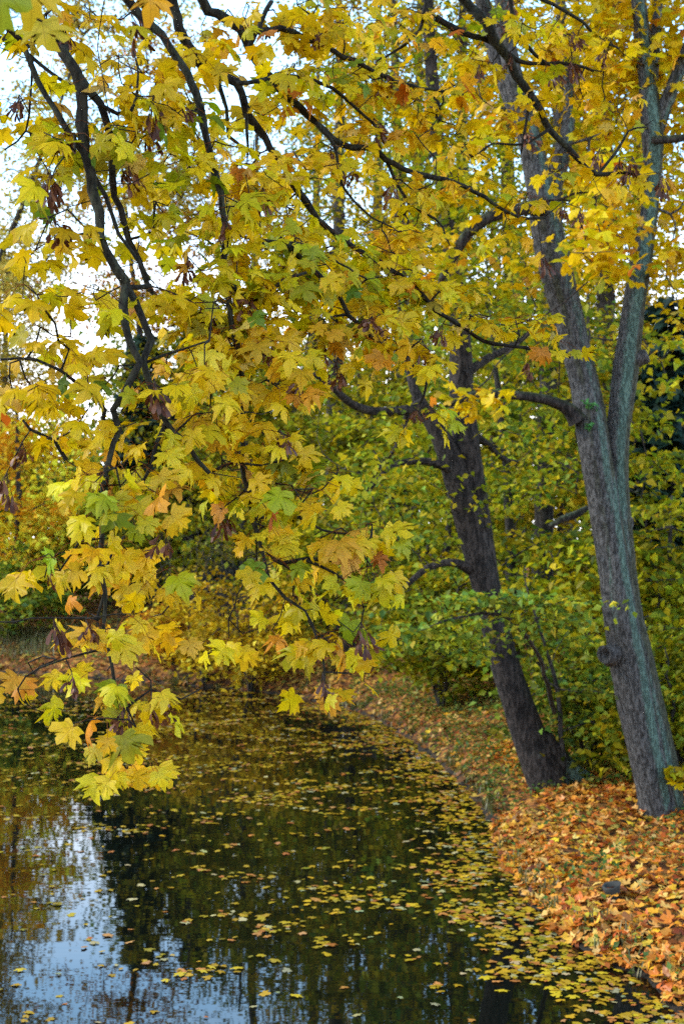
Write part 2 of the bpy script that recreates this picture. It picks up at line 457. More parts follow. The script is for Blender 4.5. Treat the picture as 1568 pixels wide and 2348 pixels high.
MAPLE_LOW = [maple_shape(v, True) for v in range(20, 28)]
def oval_shape(var):
    r_ = np.random.default_rng(var)
    p = np.array([(0, 0, 0), (0.34, 0.42, 0.10), (0, 1, -0.12), (-0.34, 0.42, 0.10)], float)
    p[:, 2] *= r_.uniform(0.3, 1.6)
    p[1:4:2, 1] += r_.uniform(-0.08, 0.08)
    return p, [np.array([(0, 1, 2), (0, 2, 3)])], p[:, :2]
OVAL = [oval_shape(v) for v in range(5)]

def put_leaves(geo, rng, shapes, pos, axis, nrm, size, col):
    """leaf blades: base at pos, midrib along axis, face along nrm"""
    N_ = len(pos)
    y = norm(axis)
    z = norm(nrm - y * np.sum(nrm * y, 1, keepdims=True))
    x = np.cross(y, z)
    size = np.broadcast_to(np.asarray(size, float), (N_,))
    which = rng.integers(0, len(shapes), N_)
    rnd = rng.random(N_)
    for v, (sv, sf, luv) in enumerate(shapes):
        k = np.where(which == v)[0]
        if not len(k): continue
        q = (sv[None, :, 0:1] * x[k, None] + sv[None, :, 1:2] * y[k, None] + sv[None, :, 2:3] * z[k, None]) * size[k, None, None] + pos[k, None]
        nv = len(sv)
        offs = (np.arange(len(k)) * nv)[:, None, None]
        faces = [(f[None] + offs).reshape(-1, f.shape[1]) for f in sf]
        lp = np.concatenate([np.broadcast_to(luv, (len(k), nv, 2)), np.broadcast_to(rnd[k][:, None, None], (len(k), nv, 1))], 2).reshape(-1, 3)
        geo.add(q.reshape(-1, 3), faces, np.repeat(col[k], nv, 0), lp)

def pick(rng, n_, pal, vary=0.12):
    """pal: list of (weight, (r,g,b) in sRGB)"""
    w_ = np.array([p[0] for p in pal], float); c = np.array([lin(*p[1]) for p in pal])
    k = rng.choice(len(pal), n_, p=w_ / w_.sum()); k2 = rng.choice(len(pal), n_, p=w_ / w_.sum())
    t_ = rng.random((n_, 1)) * 0.35
    out = c[k] * (1 - t_) + c[k2] * t_
    return np.clip(out * (1 + vary * rng.standard_normal((n_, 1))) * (1 + 0.05 * rng.standard_normal((n_, 3))), 0.002, 0.85)

def grow(skel, targets, step, jit, rng, r_tip, r_max, sag=0.0, weight=None):
    """twigs from the nearest existing branch to each target; returns list of (points, radii)"""
    cap = len(skel) + len(targets) * 24 + 10
    nodes = np.zeros((cap, 3)); nodes[:len(skel)] = skel
    parent = np.full(cap, -1); cnt = len(skel); n0 = cnt
    d0 = np.array([np.min(np.sum((skel - t_) ** 2, 1)) for t_ in targets])
    chains = []
    for ti in np.argsort(d0):
        t_ = targets[ti]
        dd = np.sum((nodes[:cnt] - t_) ** 2, 1)
        k = int(np.argmin(dd)); L = math.sqrt(dd[k])
        m_ = int(min(20, max(1, L / step)))
        a = nodes[k]; ids = [k]
        side = rng.standard_normal(3) * L * 0.14
        for q in range(1, m_ + 1):
            f_ = q / m_
            p = a * (1 - f_) + t_ * f_ + side * math.sin(f_ * math.pi) + (rng.standard_normal(3) * jit if q < m_ else 0)
            p = p - np.array([0, 0, sag * L * math.sin(f_ * math.pi)])
            nodes[cnt] = p; parent[cnt] = ids[-1]; ids.append(cnt); cnt += 1
        chains.append(ids)
    load = np.zeros(cnt); 
    for ids in chains: load[ids[-1]] += 1
    for q in range(cnt - 1, n0 - 1, -1):
        load[parent[q]] += load[q]
    rad = np.minimum(r_tip * np.sqrt(np.maximum(load, 1)), r_max)
    out = []
    for ids in chains:
        r_ = rad[ids].copy(); r_[0] = min(r_[0], r_[1] * 1.3); r_[-1] = min(r_[-1], r_tip * 1.2)
        out.append((nodes[ids], r_))
    return out
def skel_of(polys, step):
    return np.vstack([catmull(p, step)[:, :3] for p in polys])

# ================================================================== the big maple whose boughs hang into the picture
rng = np.random.default_rng(7)
def PX(rows):
    """rows (vx, vy, d, r in picture units) -> xyz + radius in metres"""
    return [np.append(P(a, b_, d), r_ / F * d) for a, b_, d, r_ in rows]
def ramp_d(rows, d0, d1, r0, r1):
    n_ = len(rows); t_ = np.linspace(0, 1, n_)
    return [(a, b_, d0 + (d1 - d0) * q, r0 + (r1 - r0) * q) for (a, b_), q in zip(rows, t_)]
HUB = np.array([-2.3, 1.0, 4.9, 0.075])
def out_of(*pts): return [HUB] + [np.array(p) for p in pts]

boughs = {}
boughs['a'] = [
    out_of((-2.0, 2.2, 5.15, 0.05), (-1.55, 3.2, 5.05, 0.028)) + PX(ramp_d([(90, 45), (145, 120), (175, 165), (185, 210), (187, 280), (195, 340), (205, 395), (212, 440), (228, 490), (228, 540), (245, 575), (265, 615), (287, 650)], 3.95, 3.85, 13, 11)),
    PX(ramp_d([(287, 650), (282, 700), (290, 750), (299, 790), (322, 829), (312, 850), (285, 899), (260, 939), (270, 984), (250, 1054), (237, 1104), (232, 1184), (235, 1234), (228, 1304), (240, 1359), (240, 1444), (255, 1524), (266, 1600), (282, 1680), (292, 1740)], 3.85, 3.5, 10, 3)),
    PX(ramp_d([(287, 650), (310, 690), (332, 740), (345, 784), (328, 826), (350, 904), (380, 969), (425, 1009), (450, 1054), (480, 1084)], 3.87, 3.75, 10, 5)),
    PX(ramp_d([(380, 975), (360, 1014), (345, 1069), (320, 1114), (305, 1154)], 3.8, 3.7, 6, 3)),
    PX(ramp_d([(240, 1359), (222, 1420), (230, 1450), (252, 1470)], 3.6, 3.55, 4, 2)),
    PX(ramp_d([(325, 835), (380, 812), (430, 797), (480, 780)], 3.85, 3.8, 4, 2)),
    PX(ramp_d([(232, 985), (240, 940), (215, 895), (180, 880), (140, 850), (85, 825), (0, 822)], 3.8, 3.75, 5, 3)),
    PX(ramp_d([(152, 1055), (125, 1010), (70, 985), (50, 962)], 3.75, 3.75, 5, 3)),
    PX(ramp_d([(230, 1490), (150, 1510), (90, 1530), (60, 1550)], 3.55, 3.5, 3, 1.5)),
]
boughs['b'] = [
    out_of((-2.0, 2.0, 5.0, 0.03), (-1.5, 3.2, 4.9, 0.015)) + PX(ramp_d([(20, 65), (55, 110), (90, 185), (125, 250), (165, 320), (200, 365)], 4.0, 3.9, 7, 6)),
    PX(ramp_d([(0, 85), (75, 130), (130, 175), (175, 205)], 4.1, 4.0, 5, 4)),
    PX(ramp_d([(200, 365), (240, 450), (275, 540), (320, 600), (345, 640)], 3.95, 3.9, 5, 4)),
    PX(ramp_d([(75, 130), (70, 220), (60, 300), (10, 340)], 4.1, 4.1, 3, 2)),
]
boughs['c'] = [
    PX(ramp_d([(150, 130), (172, 160), (200, 200), (230, 240), (245, 285), (255, 350), (258, 410), (265, 450), (285, 510), (295, 550), (320, 600), (345, 660), (385, 705), (450, 745), (520, 800)], 4.0, 4.2, 11, 5)),
    PX(ramp_d([(230, 240), (270, 260), (300, 255), (315, 220), (318, 170), (305, 120)], 4.0, 4.1, 6, 2)),
    PX(ramp_d([(345, 655), (300, 660), (287, 650)], 4.0, 3.87, 6, 6)),
]
boughs['d'] = [
    out_of((-1.6, 2.7, 5.5, 0.04), (-0.95, 3.8, 5.3, 0.022)) + PX(ramp_d([(295, 0), (320, 35), (370, 80), (400, 125), (430, 165), (450, 215), (465, 275), (482, 350), (500, 415), (510, 475), (515, 550), (515, 610), (525, 700), (540, 790), (556, 860)], 4.3, 4.15, 11, 6)),
    PX(ramp_d([(556, 860), (560, 900), (555, 959), (555, 1044), (560, 1094), (575, 1140), (585, 1200), (602, 1264), (645, 1292), (700, 1284), (760, 1284)], 4.15, 4.0, 7, 5)),
    PX(ramp_d([(602, 1264), (618, 1330), (655, 1370), (700, 1400), (730, 1470), (742, 1540), (745, 1570)], 4.0, 3.85, 5, 2)),
    PX(ramp_d([(515, 610), (530, 650), (570, 690), (610, 680), (650, 640), (700, 625)], 4.2, 4.3, 6, 3)),
    PX(ramp_d([(585, 1190), (660, 1180), (740, 1215), (800, 1225), (850, 1235)], 4.0, 3.9, 4, 2)),
    PX(ramp_d([(700, 1284), (760, 1310), (810, 1345), (835, 1390)], 4.0, 3.9, 4, 2)),
    PX(ramp_d([(480, 1084), (540, 1060), (600, 1070), (660, 1050)], 3.95, 4.0, 4, 2)),
]
boughs['f'] = [
    out_of((-1.5, 2.8, 5.6, 0.04), (-0.7, 4.1, 5.4, 0.028)) + PX(ramp_d([(385, -30), (412, 60), (430, 100), (455, 140), (490, 160), (540, 190), (555, 215), (565, 260), (590, 295), (620, 340), (650, 375), (670, 415), (700, 460), (730, 500), (755, 525), (800, 560), (870, 600), (950, 655), (1000, 710), (1050, 745), (1110, 780), (1180, 795), (1250, 805), (1310, 818)], 4.55, 5.2, 13, 3)),
    PX(ramp_d([(640, 545), (690, 590), (730, 630), (780, 680), (800, 720), (850, 770), (930, 820), (975, 880), (960, 930)], 4.5, 4.6, 7, 3)),
    PX(ramp_d([(540, 190), (600, 185), (640, 170)], 4.55, 4.6, 6, 5)),
    PX(ramp_d([(565, 260), (566, 300), (568, 340)], 4.55, 4.6, 5, 3)),
    PX(ramp_d([(510, 530), (600, 550), (700, 560), (760, 590), (840, 640)], 4.4, 4.7, 5, 2)),
    PX(ramp_d([(490, 160), (520, 250), (525, 310), (560, 340)], 4.6, 4.7, 6, 3)),
]
boughs['e'] = [
    out_of((-1.3, 3.0, 5.8, 0.04), (-0.6, 4.4, 5.6, 0.026)) + PX(ramp_d([(455, -20), (500, 30), (550, 65), (570, 110), (610, 165), (645, 205), (690, 250), (725, 280), (784, 330), (860, 340), (884, 365), (949, 395), (1019, 410), (1064, 425), (1109, 450), (1154, 480), (1204, 500), (1249, 495)], 4.9, 5.7, 12, 3)),
    PX(ramp_d([(565, 75), (645, 65), (700, 85), (750, 105), (784, 130), (834, 150), (874, 170), (924, 190), (990, 205), (1060, 215)], 4.9, 5.6, 8, 3)),
    PX(ramp_d([(570, 110), (600, 45), (620, 0)], 4.9, 5.0, 6, 5)),
    PX(ramp_d([(630, 170), (700, 180), (760, 200), (820, 250), (870, 300)], 5.0, 5.4, 6, 3)),
    PX(ramp_d([(884, 365), (940, 470), (1000, 500), (1030, 560)], 5.4, 5.4, 4, 2)),
    PX(ramp_d([(725, 280), (770, 340), (780, 410), (830, 480), (900, 520)], 5.1, 5.2, 5, 2)),
]
boughs['h'] = [
    out_of((-1.0, 3.4, 6.1, 0.045), (0.1, 5.2, 6.05, 0.03)) + PX(ramp_d([(1050, -20), (1104, 35), (1134, 90), (1164, 130), (1184, 170), (1214, 215), (1239, 250), (1259, 295), (1294, 330), (1329, 370), (1369, 400), (1420, 395), (1470, 400)], 6.1, 6.4, 13, 4)),
    PX(ramp_d([(1000, 40), (1064, 75), (1124, 95), (1184, 135), (1234, 145), (1300, 145), (1360, 160)], 6.1, 6.4, 8, 3)),
    PX(ramp_d([(1169, -10), (1179, 60), (1209, 105), (1244, 140), (1280, 150)], 6.2, 6.3, 6, 3)),
    PX(ramp_d([(1213, 215), (1210, 260), (1200, 310), (1195, 350)], 6.2, 6.2, 5, 2)),
    PX(ramp_d([(1369, 400), (1410, 350), (1440, 300), (1480, 290)], 6.4, 6.5, 4, 2)),
    PX(ramp_d([(1230, -10), (1320, 40), (1380, 90), (1420, 110)], 6.3, 6.5, 5, 2)),
    PX(ramp_d([(980, -10), (960, 70), (900, 120), (860, 140)], 6.0, 5.8, 5, 2)),
    PX(ramp_d([(1259, 295), (1200, 330), (1130, 330), (1080, 360)], 6.2, 6.1, 4, 2)),
]
YELLOW = [(5, (236, 192, 18)), (3, (242, 200, 30)), (3, (218, 184, 16)), (1.6, (176, 176, 26)), (0.9, (232, 164, 40)), (0.5, (224, 186, 96)), (0.3, (190, 98, 30))]
GREENER = [(5, (230, 196, 16)), (4, (208, 196, 20)), (2.2, (160, 172, 28)), (1.1, (98, 126, 28)), (3, (240, 204, 28)), (0.4, (222, 156, 44))]
GOLD = [(5, (242, 196, 26)), (3, (236, 184, 28)), (2, (246, 206, 44)), (1.0, (228, 172, 62)), (1.4, (206, 194, 26)), (0.5, (232, 154, 44)), (0.6, (146, 164, 32))]
# where leaves hang: cx, cy, rx, ry, leaves, palette, turned to the viewer
BLOBS = [
    (285, 1740, 70, 65, 11, GOLD, .8), (200, 1660, 105, 50, 7, GOLD, .8), (340, 1625, 60, 60, 6, GREENER, .7), (80, 1545, 70, 30, 6, GOLD, .7), (45, 1605, 20, 14, 1, GREENER, .5),
    (290, 1560, 90, 30, 5, GOLD, .7), (240, 1440, 120, 45, 11, GOLD, .8), (365, 1430, 50, 50, 5, GOLD, .8), (250, 1300, 130, 80, 22, GOLD, .75), (120, 1300, 60, 60, 5, YELLOW, .6), (380, 1330, 45, 40, 4, GREENER, .7),
    (210, 1140, 140, 90, 26, GREENER, .6), (330, 1110, 100, 110, 17, GOLD, .6), (280, 990, 130, 80, 17, YELLOW, .5), (60, 920, 80, 70, 12, YELLOW, .4), (130, 800, 100, 80, 12, YELLOW, .4), (230, 870, 80, 60, 8, GREENER, .4),
    (150, 320, 95, 70, 15, GREENER, .3), (120, 430, 40, 60, 6, GREENER, .4), (200, 560, 40, 40, 4, YELLOW, .5), (180, 700, 90, 60, 8, GREENER, .3), (100, 100, 90, 80, 8, YELLOW, .2), (250, 70, 80, 60, 9, YELLOW, .2), (300, 200, 100, 80, 14, YELLOW, .3), (60, 300, 70, 90, 8, YELLOW, .2), (330, 520, 80, 80, 12, GREENER, .3), (90, 560, 90, 80, 12, YELLOW, .3), (260, 330, 60, 70, 8, YELLOW, .3), (370, 210, 80, 70, 10, YELLOW, .3), (60, 690, 80, 60, 8, YELLOW, .3),
    (430, 690, 150, 110, 46, GREENER, .35), (430, 870, 130, 100, 34, YELLOW, .4), (560, 780, 130, 100, 42, YELLOW, .3), (500, 970, 130, 80, 28, YELLOW, .45), (600, 640, 150, 100, 46, GREENER, .3), (720, 700, 150, 110, 46, GREENER, .3),
    (830, 640, 130, 90, 40, GREENER, .3), (840, 760, 150, 80, 40, YELLOW, .3), (930, 690, 120, 80, 28, GREENER, .3), (740, 560, 150, 80, 36, GREENER, .35), (900, 560, 120, 80, 34, YELLOW, .3), (600, 500, 130, 90, 34, GREENER, .35), (480, 560, 120, 80, 24, GREENER, .35),
    (950, 830, 70, 60, 12, YELLOW, .35), (970, 970, 35, 50, 5, GREENER, .4), (720, 860, 100, 60, 16, YELLOW, .3), (640, 900, 70, 50, 10, YELLOW, .3),
    (600, 400, 140, 70, 30, YELLOW, .35), (470, 300, 110, 90, 22, GREENER, .35), (420, 400, 90, 60, 14, GREENER, .35), (450, 130, 110, 90, 20, YELLOW, .4), (560, 60, 90, 60, 10, YELLOW, .4), (340, 330, 60, 60, 8, GREENER, .35), (300, 430, 60, 60, 6, GREENER, .3),
    (700, 60, 140, 70, 34, YELLOW, .35), (740, 190, 130, 80, 36, GREENER, .35), (640, 250, 110, 70, 22, YELLOW, .35), (830, 60, 110, 70, 24, YELLOW, .35), (860, 200, 110, 80, 30, YELLOW, .3), (820, 330, 110, 70, 22, YELLOW, .3), (720, 400, 110, 70, 22, YELLOW, .35),
    (940, 290, 110, 80, 24, YELLOW, .2), (1050, 330, 110, 80, 20, YELLOW, .15), (960, 450, 110, 60, 20, YELLOW, .15), (1080, 440, 120, 60, 14, YELLOW, .1), (1180, 480, 80, 50, 10, YELLOW, .1), (1240, 400, 90, 80, 12, YELLOW, .15),
    (970, 80, 110, 80, 24, YELLOW, .2), (1060, 180, 100, 80, 24, YELLOW, .2), (1180, 60, 110, 70, 18, GREENER, .25), (1290, 110, 100, 80, 22, YELLOW, .2), (1300, 230, 120, 70, 20, YELLOW, .15), (1400, 160, 90, 90, 14, YELLOW, .15), (1420, 270, 90, 60, 10, YELLOW, .1), (1460, 420, 80, 40, 8, YELLOW, .1), (1180, 260, 90, 70, 14, YELLOW, .2), (1130, 560, 60, 40, 4, YELLOW, .1),
    (1090, 750, 90, 35, 12, YELLOW, .05), (1200, 760, 90, 35, 14, YELLOW, .05), (1270, 800, 50, 30, 5, YELLOW, .05), (1030, 690, 70, 40, 10, YELLOW, .1),
    (500, 1080, 120, 60, 18, YELLOW, .55), (560, 1160, 110, 60, 12, GREENER, .55), (640, 1050, 90, 70, 20, GREENER, .5), (690, 1150, 80, 60, 13, YELLOW, .5), (590, 1230, 60, 50, 8, GOLD, .6), (770, 1240, 60, 40, 7, GOLD, .5), (850, 1225, 45, 25, 5, GOLD, .4),
    (640, 1330, 80, 60, 11, GREENER, .6), (720, 1390, 90, 40, 9, GREENER, .6), (840, 1340, 60, 60, 10, GREENER, .6), (820, 1275, 60, 25, 4, YELLOW, .5), (740, 1480, 75, 55, 14, YELLOW, .7), (530, 1490, 35, 30, 3, GOLD, .7), (610, 1460, 40, 25, 3, GOLD, .6), (800, 1570, 50, 30, 4, GOLD, .6), (740, 1595, 16, 16, 1, GREENER, .6), (840, 1420, 30, 30, 2, GREENER, .6), (760, 1110, 50, 40, 5, YELLOW, .3),
]
SEEDS = [(165, 1560), (122, 1435), (108, 1320), (508, 1185), (430, 605), (460, 690), (735, 795), (770, 850), (960, 945), (1098, 165), (1170, 135), (1205, 320), (1375, 355), (1450, 375), (1518, 418), (1218, 840), (1242, 590), (52, 1030), (16, 1100),
         (690, 885), (565, 690), (150, 85), (300, 45), (1050, 90), (1290, 480), (740, 1560), (828, 1445), (1310, 140), (1265, 170), (880, 175), (905, 430), (800, 395), (290, 1640), (380, 1230), (620, 800), (350, 250), (1420, 380), (1385, 130), (1330, 495), (1015, 760)]

root = empty('maple_tree', (-2.6, 0.4, G(-2.6, 0.4)), 'yellow maple with long drooping boughs hanging low over the pond, trunk outside the frame', 'tree')
RL = np.array(root.location)
bk = {k: [catmull(p, 0.04) for p in v] for k, v in boughs.items()}
names = list(bk)
allp = np.vstack([np.vstack(bk[k]) for k in names]); own = np.concatenate([np.full(len(np.vstack(bk[k])), i_) for i_, k in enumerate(names)])
pr = project(allp[:, :3]); ok = pr[:, 2] > 1
vis = ok & (pr[:, 1] > -200)
pr, own_v, pt_v = pr[vis], own[vis], allp[vis]
targets = {k: [] for k in names}                                    # cluster points: xyz, number of leaves, palette, facing
for (cx, cy_, rx, ry, nl, pal, face) in BLOBS:
    nl = max(nl, round(nl * (1.45 if face < 0.45 else 1.2))) if nl > 3 else nl
    nc = max(1, round(nl / 3.3)); left = nl
    for q in range(nc):
        a, r_ = rng.random() * 6.283, math.sqrt(rng.random())
        vx, vy = cx + max(10, rx - 34) * r_ * math.cos(a), cy_ - 26 + max(8, ry - 32) * r_ * math.sin(a)
        dist = (pr[:, 0] - vx) ** 2 + (pr[:, 1] - vy + 18) ** 2
        k = int(np.argmin(dist + rng.random(len(dist)) * 1500))
        far_ = math.sqrt(dist[k])
        d = pr[k, 2] + 0.05 + rng.normal() * (0.08 + 0.0012 * far_)
        kl = max(1, round(left / (nc - q))); left -= kl
        targets[names[own_v[k]]].append((P(vx, vy, d), kl, pal, face))
seed_at = {k: [] for k in names}
for vx, vy in SEEDS:
    k = int(np.argmin((pr[:, 0] - vx) ** 2 + (pr[:, 1] - vy) ** 2))
    seed_at[names[own_v[k]]].append(P(vx, vy - 18, pr[k, 2] - 0.03))
for k in names:
    for q in rng.choice(len(targets[k]), min(4, len(targets[k])), replace=False): seed_at[k].append(targets[k][q][0] + np.array([0.01, -0.06, 0.0]))

def samara_cluster(r_):
    g_ = Geo()
    for q in range(9):
        a = r_.random() * 6.283; L = r_.uniform(0.035, 0.05); drop = r_.uniform(0.02, 0.075)
        top = np.array([0.004 * math.cos(a), 0.004 * math.sin(a), -drop * 0.3])
        mid = np.array([0.018 * math.cos(a), 0.018 * math.sin(a), -drop])
        g_.tube(np.array([(0, 0, 0), top, mid]), [0.0009, 0.0008, 0.0007], 4, lin(70, 44, 30))
        for s_ in (-1, 1):
            dirv = norm(np.array([math.cos(a) * 0.35 + s_ * 0.3 * math.sin(a), math.sin(a) * 0.35 - s_ * 0.3 * math.cos(a), -1.0]) + 0.2 * r_.standard_normal(3))
            side = norm(np.cross(dirv, r_.standard_normal(3))); wd = 0.0075
            nrm_ = np.cross(dirv, side)
            t_ = np.array([0, 0.15, 0.35, 0.7, 0.95, 1.0]); wds = np.array([0.3, 0.62, 0.5, 1.0, 0.75, 0.1]) * wd
            c_ = mid + dirv * (t_ * L)[:, None] + nrm_ * (0.004 * np.sin(t_ * 4))[:, None]
            v = np.vstack([c_ - side * wds[:, None], c_ + side * wds[:, None] * 0.8])
            j = np.arange(5)
            g_.add(v, [np.stack([j, j + 1, j + 7, j + 6], -1)], lin(*((112, 66, 44), (92, 52, 38), (134, 86, 58))[r_.integers(3)]) * r_.uniform(0.6, 1.05))
    return g_
SEED_ME = []
tr = Geo()
tp = catmull([np.array(p) for p in ((-2.62, 0.38, RL[2] - 0.15, 0.30), (-2.6, 0.42, 1.9, 0.235), (-2.56, 0.5, 3.0, 0.21), (-2.45, 0.7, 4.0, 0.19), (-2.3, 1.0, 4.9, 0.16), (-2.1, 1.2, 6.2, 0.13), (-2.2, 1.1, 7.6, 0.09), (-2.0, 1.4, 9.4, 0.04))], 0.15)
tr.tube(tp, tp[:, 3], 14, (0.35, 0.3, 0), rough=0.03, rng=rng)
trunk_o = shift(tr, RL).build('trunk', M_bark_grey, root)

def hang_leaves(geo, rng, base, kl, pal, face, low=False, size=None):
    """kl leaves on petioles from one twig tip"""
    a0 = rng.random() * 6.283
    for q in range(kl):
        a = a0 + q * 2.4 + rng.normal() * 0.4
        outw = np.array([math.cos(a), math.sin(a), rng.uniform(-0.5, 0.35) - 0.35 * face])
        if face > 0: outw[1] -= 0.5 * face
        outw = norm(outw)
        L = rng.uniform(0.05, 0.12)
        tip = base + outw * L + np.array([0, 0, -0.02])
        mid = base + outw * L * 0.5 + np.array([0, 0, 0.006])
        geo.tube(np.array([base, mid, tip]), [0.0011, 0.0009, 0.0009], 3, lin(150, 90, 40), cap=False, lp=(0.3, 0.3, 0.1))
        ax = norm(outw * (1.0 - 0.45 * face) + np.array([0, 0, -0.25 - 0.75 * face]) + 0.28 * rng.standard_normal(3))
        tow = norm(CAM - tip) if False else np.array([0, -1.0, 0.15])
        nr = np.array([0, 0, 1.0]) * (1.0 - 0.55 * face) + tow * face * 1.0 + rng.standard_normal(3) * (0.42 - 0.1 * face)
        c = pick(rng, 1, pal)
        s_ = (rng.uniform(0.046, 0.078) if face < 0.45 else rng.uniform(0.046, 0.080)) if size is None else size * rng.uniform(0.75, 1.15)
        put_leaves(geo, rng, MAPLE_LOW if low else MAPLE, tip[None], ax[None], nr[None], s_, c)

for k in names:
    b_ = Geo()
    br = np.random.default_rng(len(k) + ord(k))
    for p in bk[k]:
        jitter = np.zeros((len(p), 3)); jitter[2:] = br.standard_normal((len(p) - 2, 3)) * 0.0022
        b_.tube(p[:, :3] + jitter, p[:, 3] * (1 + 0.07 * br.standard_normal(len(p))), 8, (br.uniform(0.3, 0.5), 0, 0), rough=0.05, rng=br)
    tg = targets[k]
    sk = np.vstack(bk[k]); sk = sk[project(sk[:, :3])[:, 1] > -120][:, :3]
    extra = []                                                       # bare side twigs
    for q in range(len(sk) // 3):
        e = sk[br.integers(len(sk))] + br.standard_normal(3) * [0.13, 0.07, 0.11]
        extra.append(e)
    pts = np.array([t_[0] for t_ in tg] + extra + seed_at[k])
    for tp_, tr_ in grow(sk, pts, 0.045, 0.006, br, 0.0017, 0.008, 0.05):
        b_.tube(tp_, tr_, 5, (br.uniform(0.1, 0.4), 0, 0), rough=0.06, rng=br)
        if len(tp_) > 4 and br.random() < 0.6:                       # short spur twigs
            q = br.integers(1, len(tp_) - 1)
            e = tp_[q] + br.standard_normal(3) * 0.035
            b_.tube(np.array([tp_[q], (tp_[q] + e) / 2 + br.standard_normal(3) * 0.006, e]), [0.0016, 0.0014, 0.001], 4, (0.2, 0, 0))
    bo = shift(b_, RL).build('bough', M_twig, root)
    lf = Geo()
    for (p, kl, pal, face) in tg:
        hang_leaves(lf, br, p, kl, pal, face)
    if k == 'a':                                                     # three big leaves close to the lens
        pts = np.array([P(0, -30, 1.9), P(70, -40, 2.1), P(95, 50, 2.5), P(345, -20, 2.8)])
        for q, (p, c) in enumerate(zip(pts, ((150, 160, 40), (212, 178, 40), (200, 176, 44), (216, 160, 40)))):
            put_leaves(lf, br, MAPLE, p[None], np.array([[0.25 if q == 2 else 0.05, 0, -1.0]]), np.array([[0.3, -1.0, 0.3]]), 0.065, lin(*c)[None])
    tag(shift(lf, RL).build('foliage', M_leaf, bo))
    for p in seed_at[k]:
        if len(SEED_ME) < 5:
            so_ = samara_cluster(br).build('seed_cluster', M_seed, bo); SEED_ME.append(so_.data)
        else:
            so_ = bpy.data.objects.new('seed_cluster', SEED_ME[br.integers(5)]); COL.objects.link(so_); so_.parent = bo
        so_.location = p - RL; so_.rotation_euler = (br.normal() * 0.25, br.normal() * 0.25, br.random() * 6.28)
        s_ = br.uniform(0.7, 1.15); so_.scale = (s_, s_, s_ * br.uniform(0.9, 1.2))
# upper crown of this maple, above and behind the frame
cr_ = Geo(); br = np.random.default_rng(77)
tg = []
while len(tg) < 170:
    p = np.array([br.uniform(-6, 3.0), br.uniform(-2.5, 6.5), br.uniform(5.0, 10.0)])
    if p[2] < 3.6 + 0.46 * max(p[1], 0) + 0.3: continue
    if ((p[0] + 1.8) / 4.6) ** 2 + ((p[1] - 1.8) / 4.6) ** 2 + ((p[2] - 6.6) / 3.4) ** 2 > 1: continue
    tg.append(p)
lb = Geo()
limbs = [catmull([np.array(p) for p in ((-2.2, 1.1, 5.4, .09), (-1.2, 2.6, 6.4, .06), (0.2, 4.4, 7.0, .03))], 0.1), catmull([np.array(p) for p in ((-2.2, 1.1, 5.6, .08), (-3.4, 1.6, 6.8, .05), (-4.6, 2.4, 7.4, .03))], 0.1), catmull([np.array(p) for p in ((-2.2, 1.1, 5.8, .08), (-1.6, -0.2, 7.0, .05), (-1.0, -1.4, 7.6, .03))], 0.1)]
for l_ in limbs: lb.tube(l_, l_[:, 3], 8, (0.3, 0, 0))
for tp_, tr_ in grow(np.vstack([l_[:, :3] for l_ in limbs] + [tp[len(tp) // 2:, :3]]), np.array(tg), 0.15, 0.02, br, 0.003, 0.03): lb.tube(tp_, tr_, 5, (0.2, 0, 0))
shift(lb, RL).build('branches', M_twig, root)
for p in tg:
    for _ in range(2): hang_leaves(cr_, br, p + br.standard_normal(3) * 0.15, 4, YELLOW, 0.1, True, 0.125)
shift(cr_, RL).build('crown', M_leaf, root)

# ================================================================== trees behind: generic builder
LEAFY = {
    'yellow': [(4, (232, 190, 36)), (3, (220, 182, 36)), (2, (240, 200, 60)), (1, (190, 172, 40))],
    'yellowgreen': [(3.5, (204, 190, 30)), (3, (172, 178, 36)), (3, (132, 156, 42)), (2, (222, 192, 40)), (1, (98, 124, 44))],
    'green': [(3, (128, 158, 54)), (3, (152, 170, 52)), (1.6, (96, 134, 66)), (2.5, (188, 182, 44)), (0.8, (214, 188, 52))],
    'olive': [(3, (150, 152, 34)), (3, (176, 164, 34)), (2, (112, 126, 38)), (1.5, (204, 180, 38))],
    'orange': [(4, (254, 176, 40)), (2.5, (250, 150, 36)), (3, (254, 194, 56)), (1, (236, 190, 44))],
    'pale': [(3, (222, 200, 104)), (3, (206, 190, 92)), (2, (182, 176, 84)), (1, (226, 188, 84))],
    'dark': [(3, (40, 62, 54)), (2, (48, 72, 56)), (1, (32, 50, 44))],
}
def blob_points(rng, blobs):
    out = []
    for (cx, cy_, cz, rx, ry, rz, nc) in blobs:
        v = rng.standard_normal((nc, 3)); v = norm(v) * (rng.random((nc, 1)) ** 0.45)
        out.append(np.array([cx, cy_, cz]) + v * [rx, ry, rz])
    return np.vstack(out)
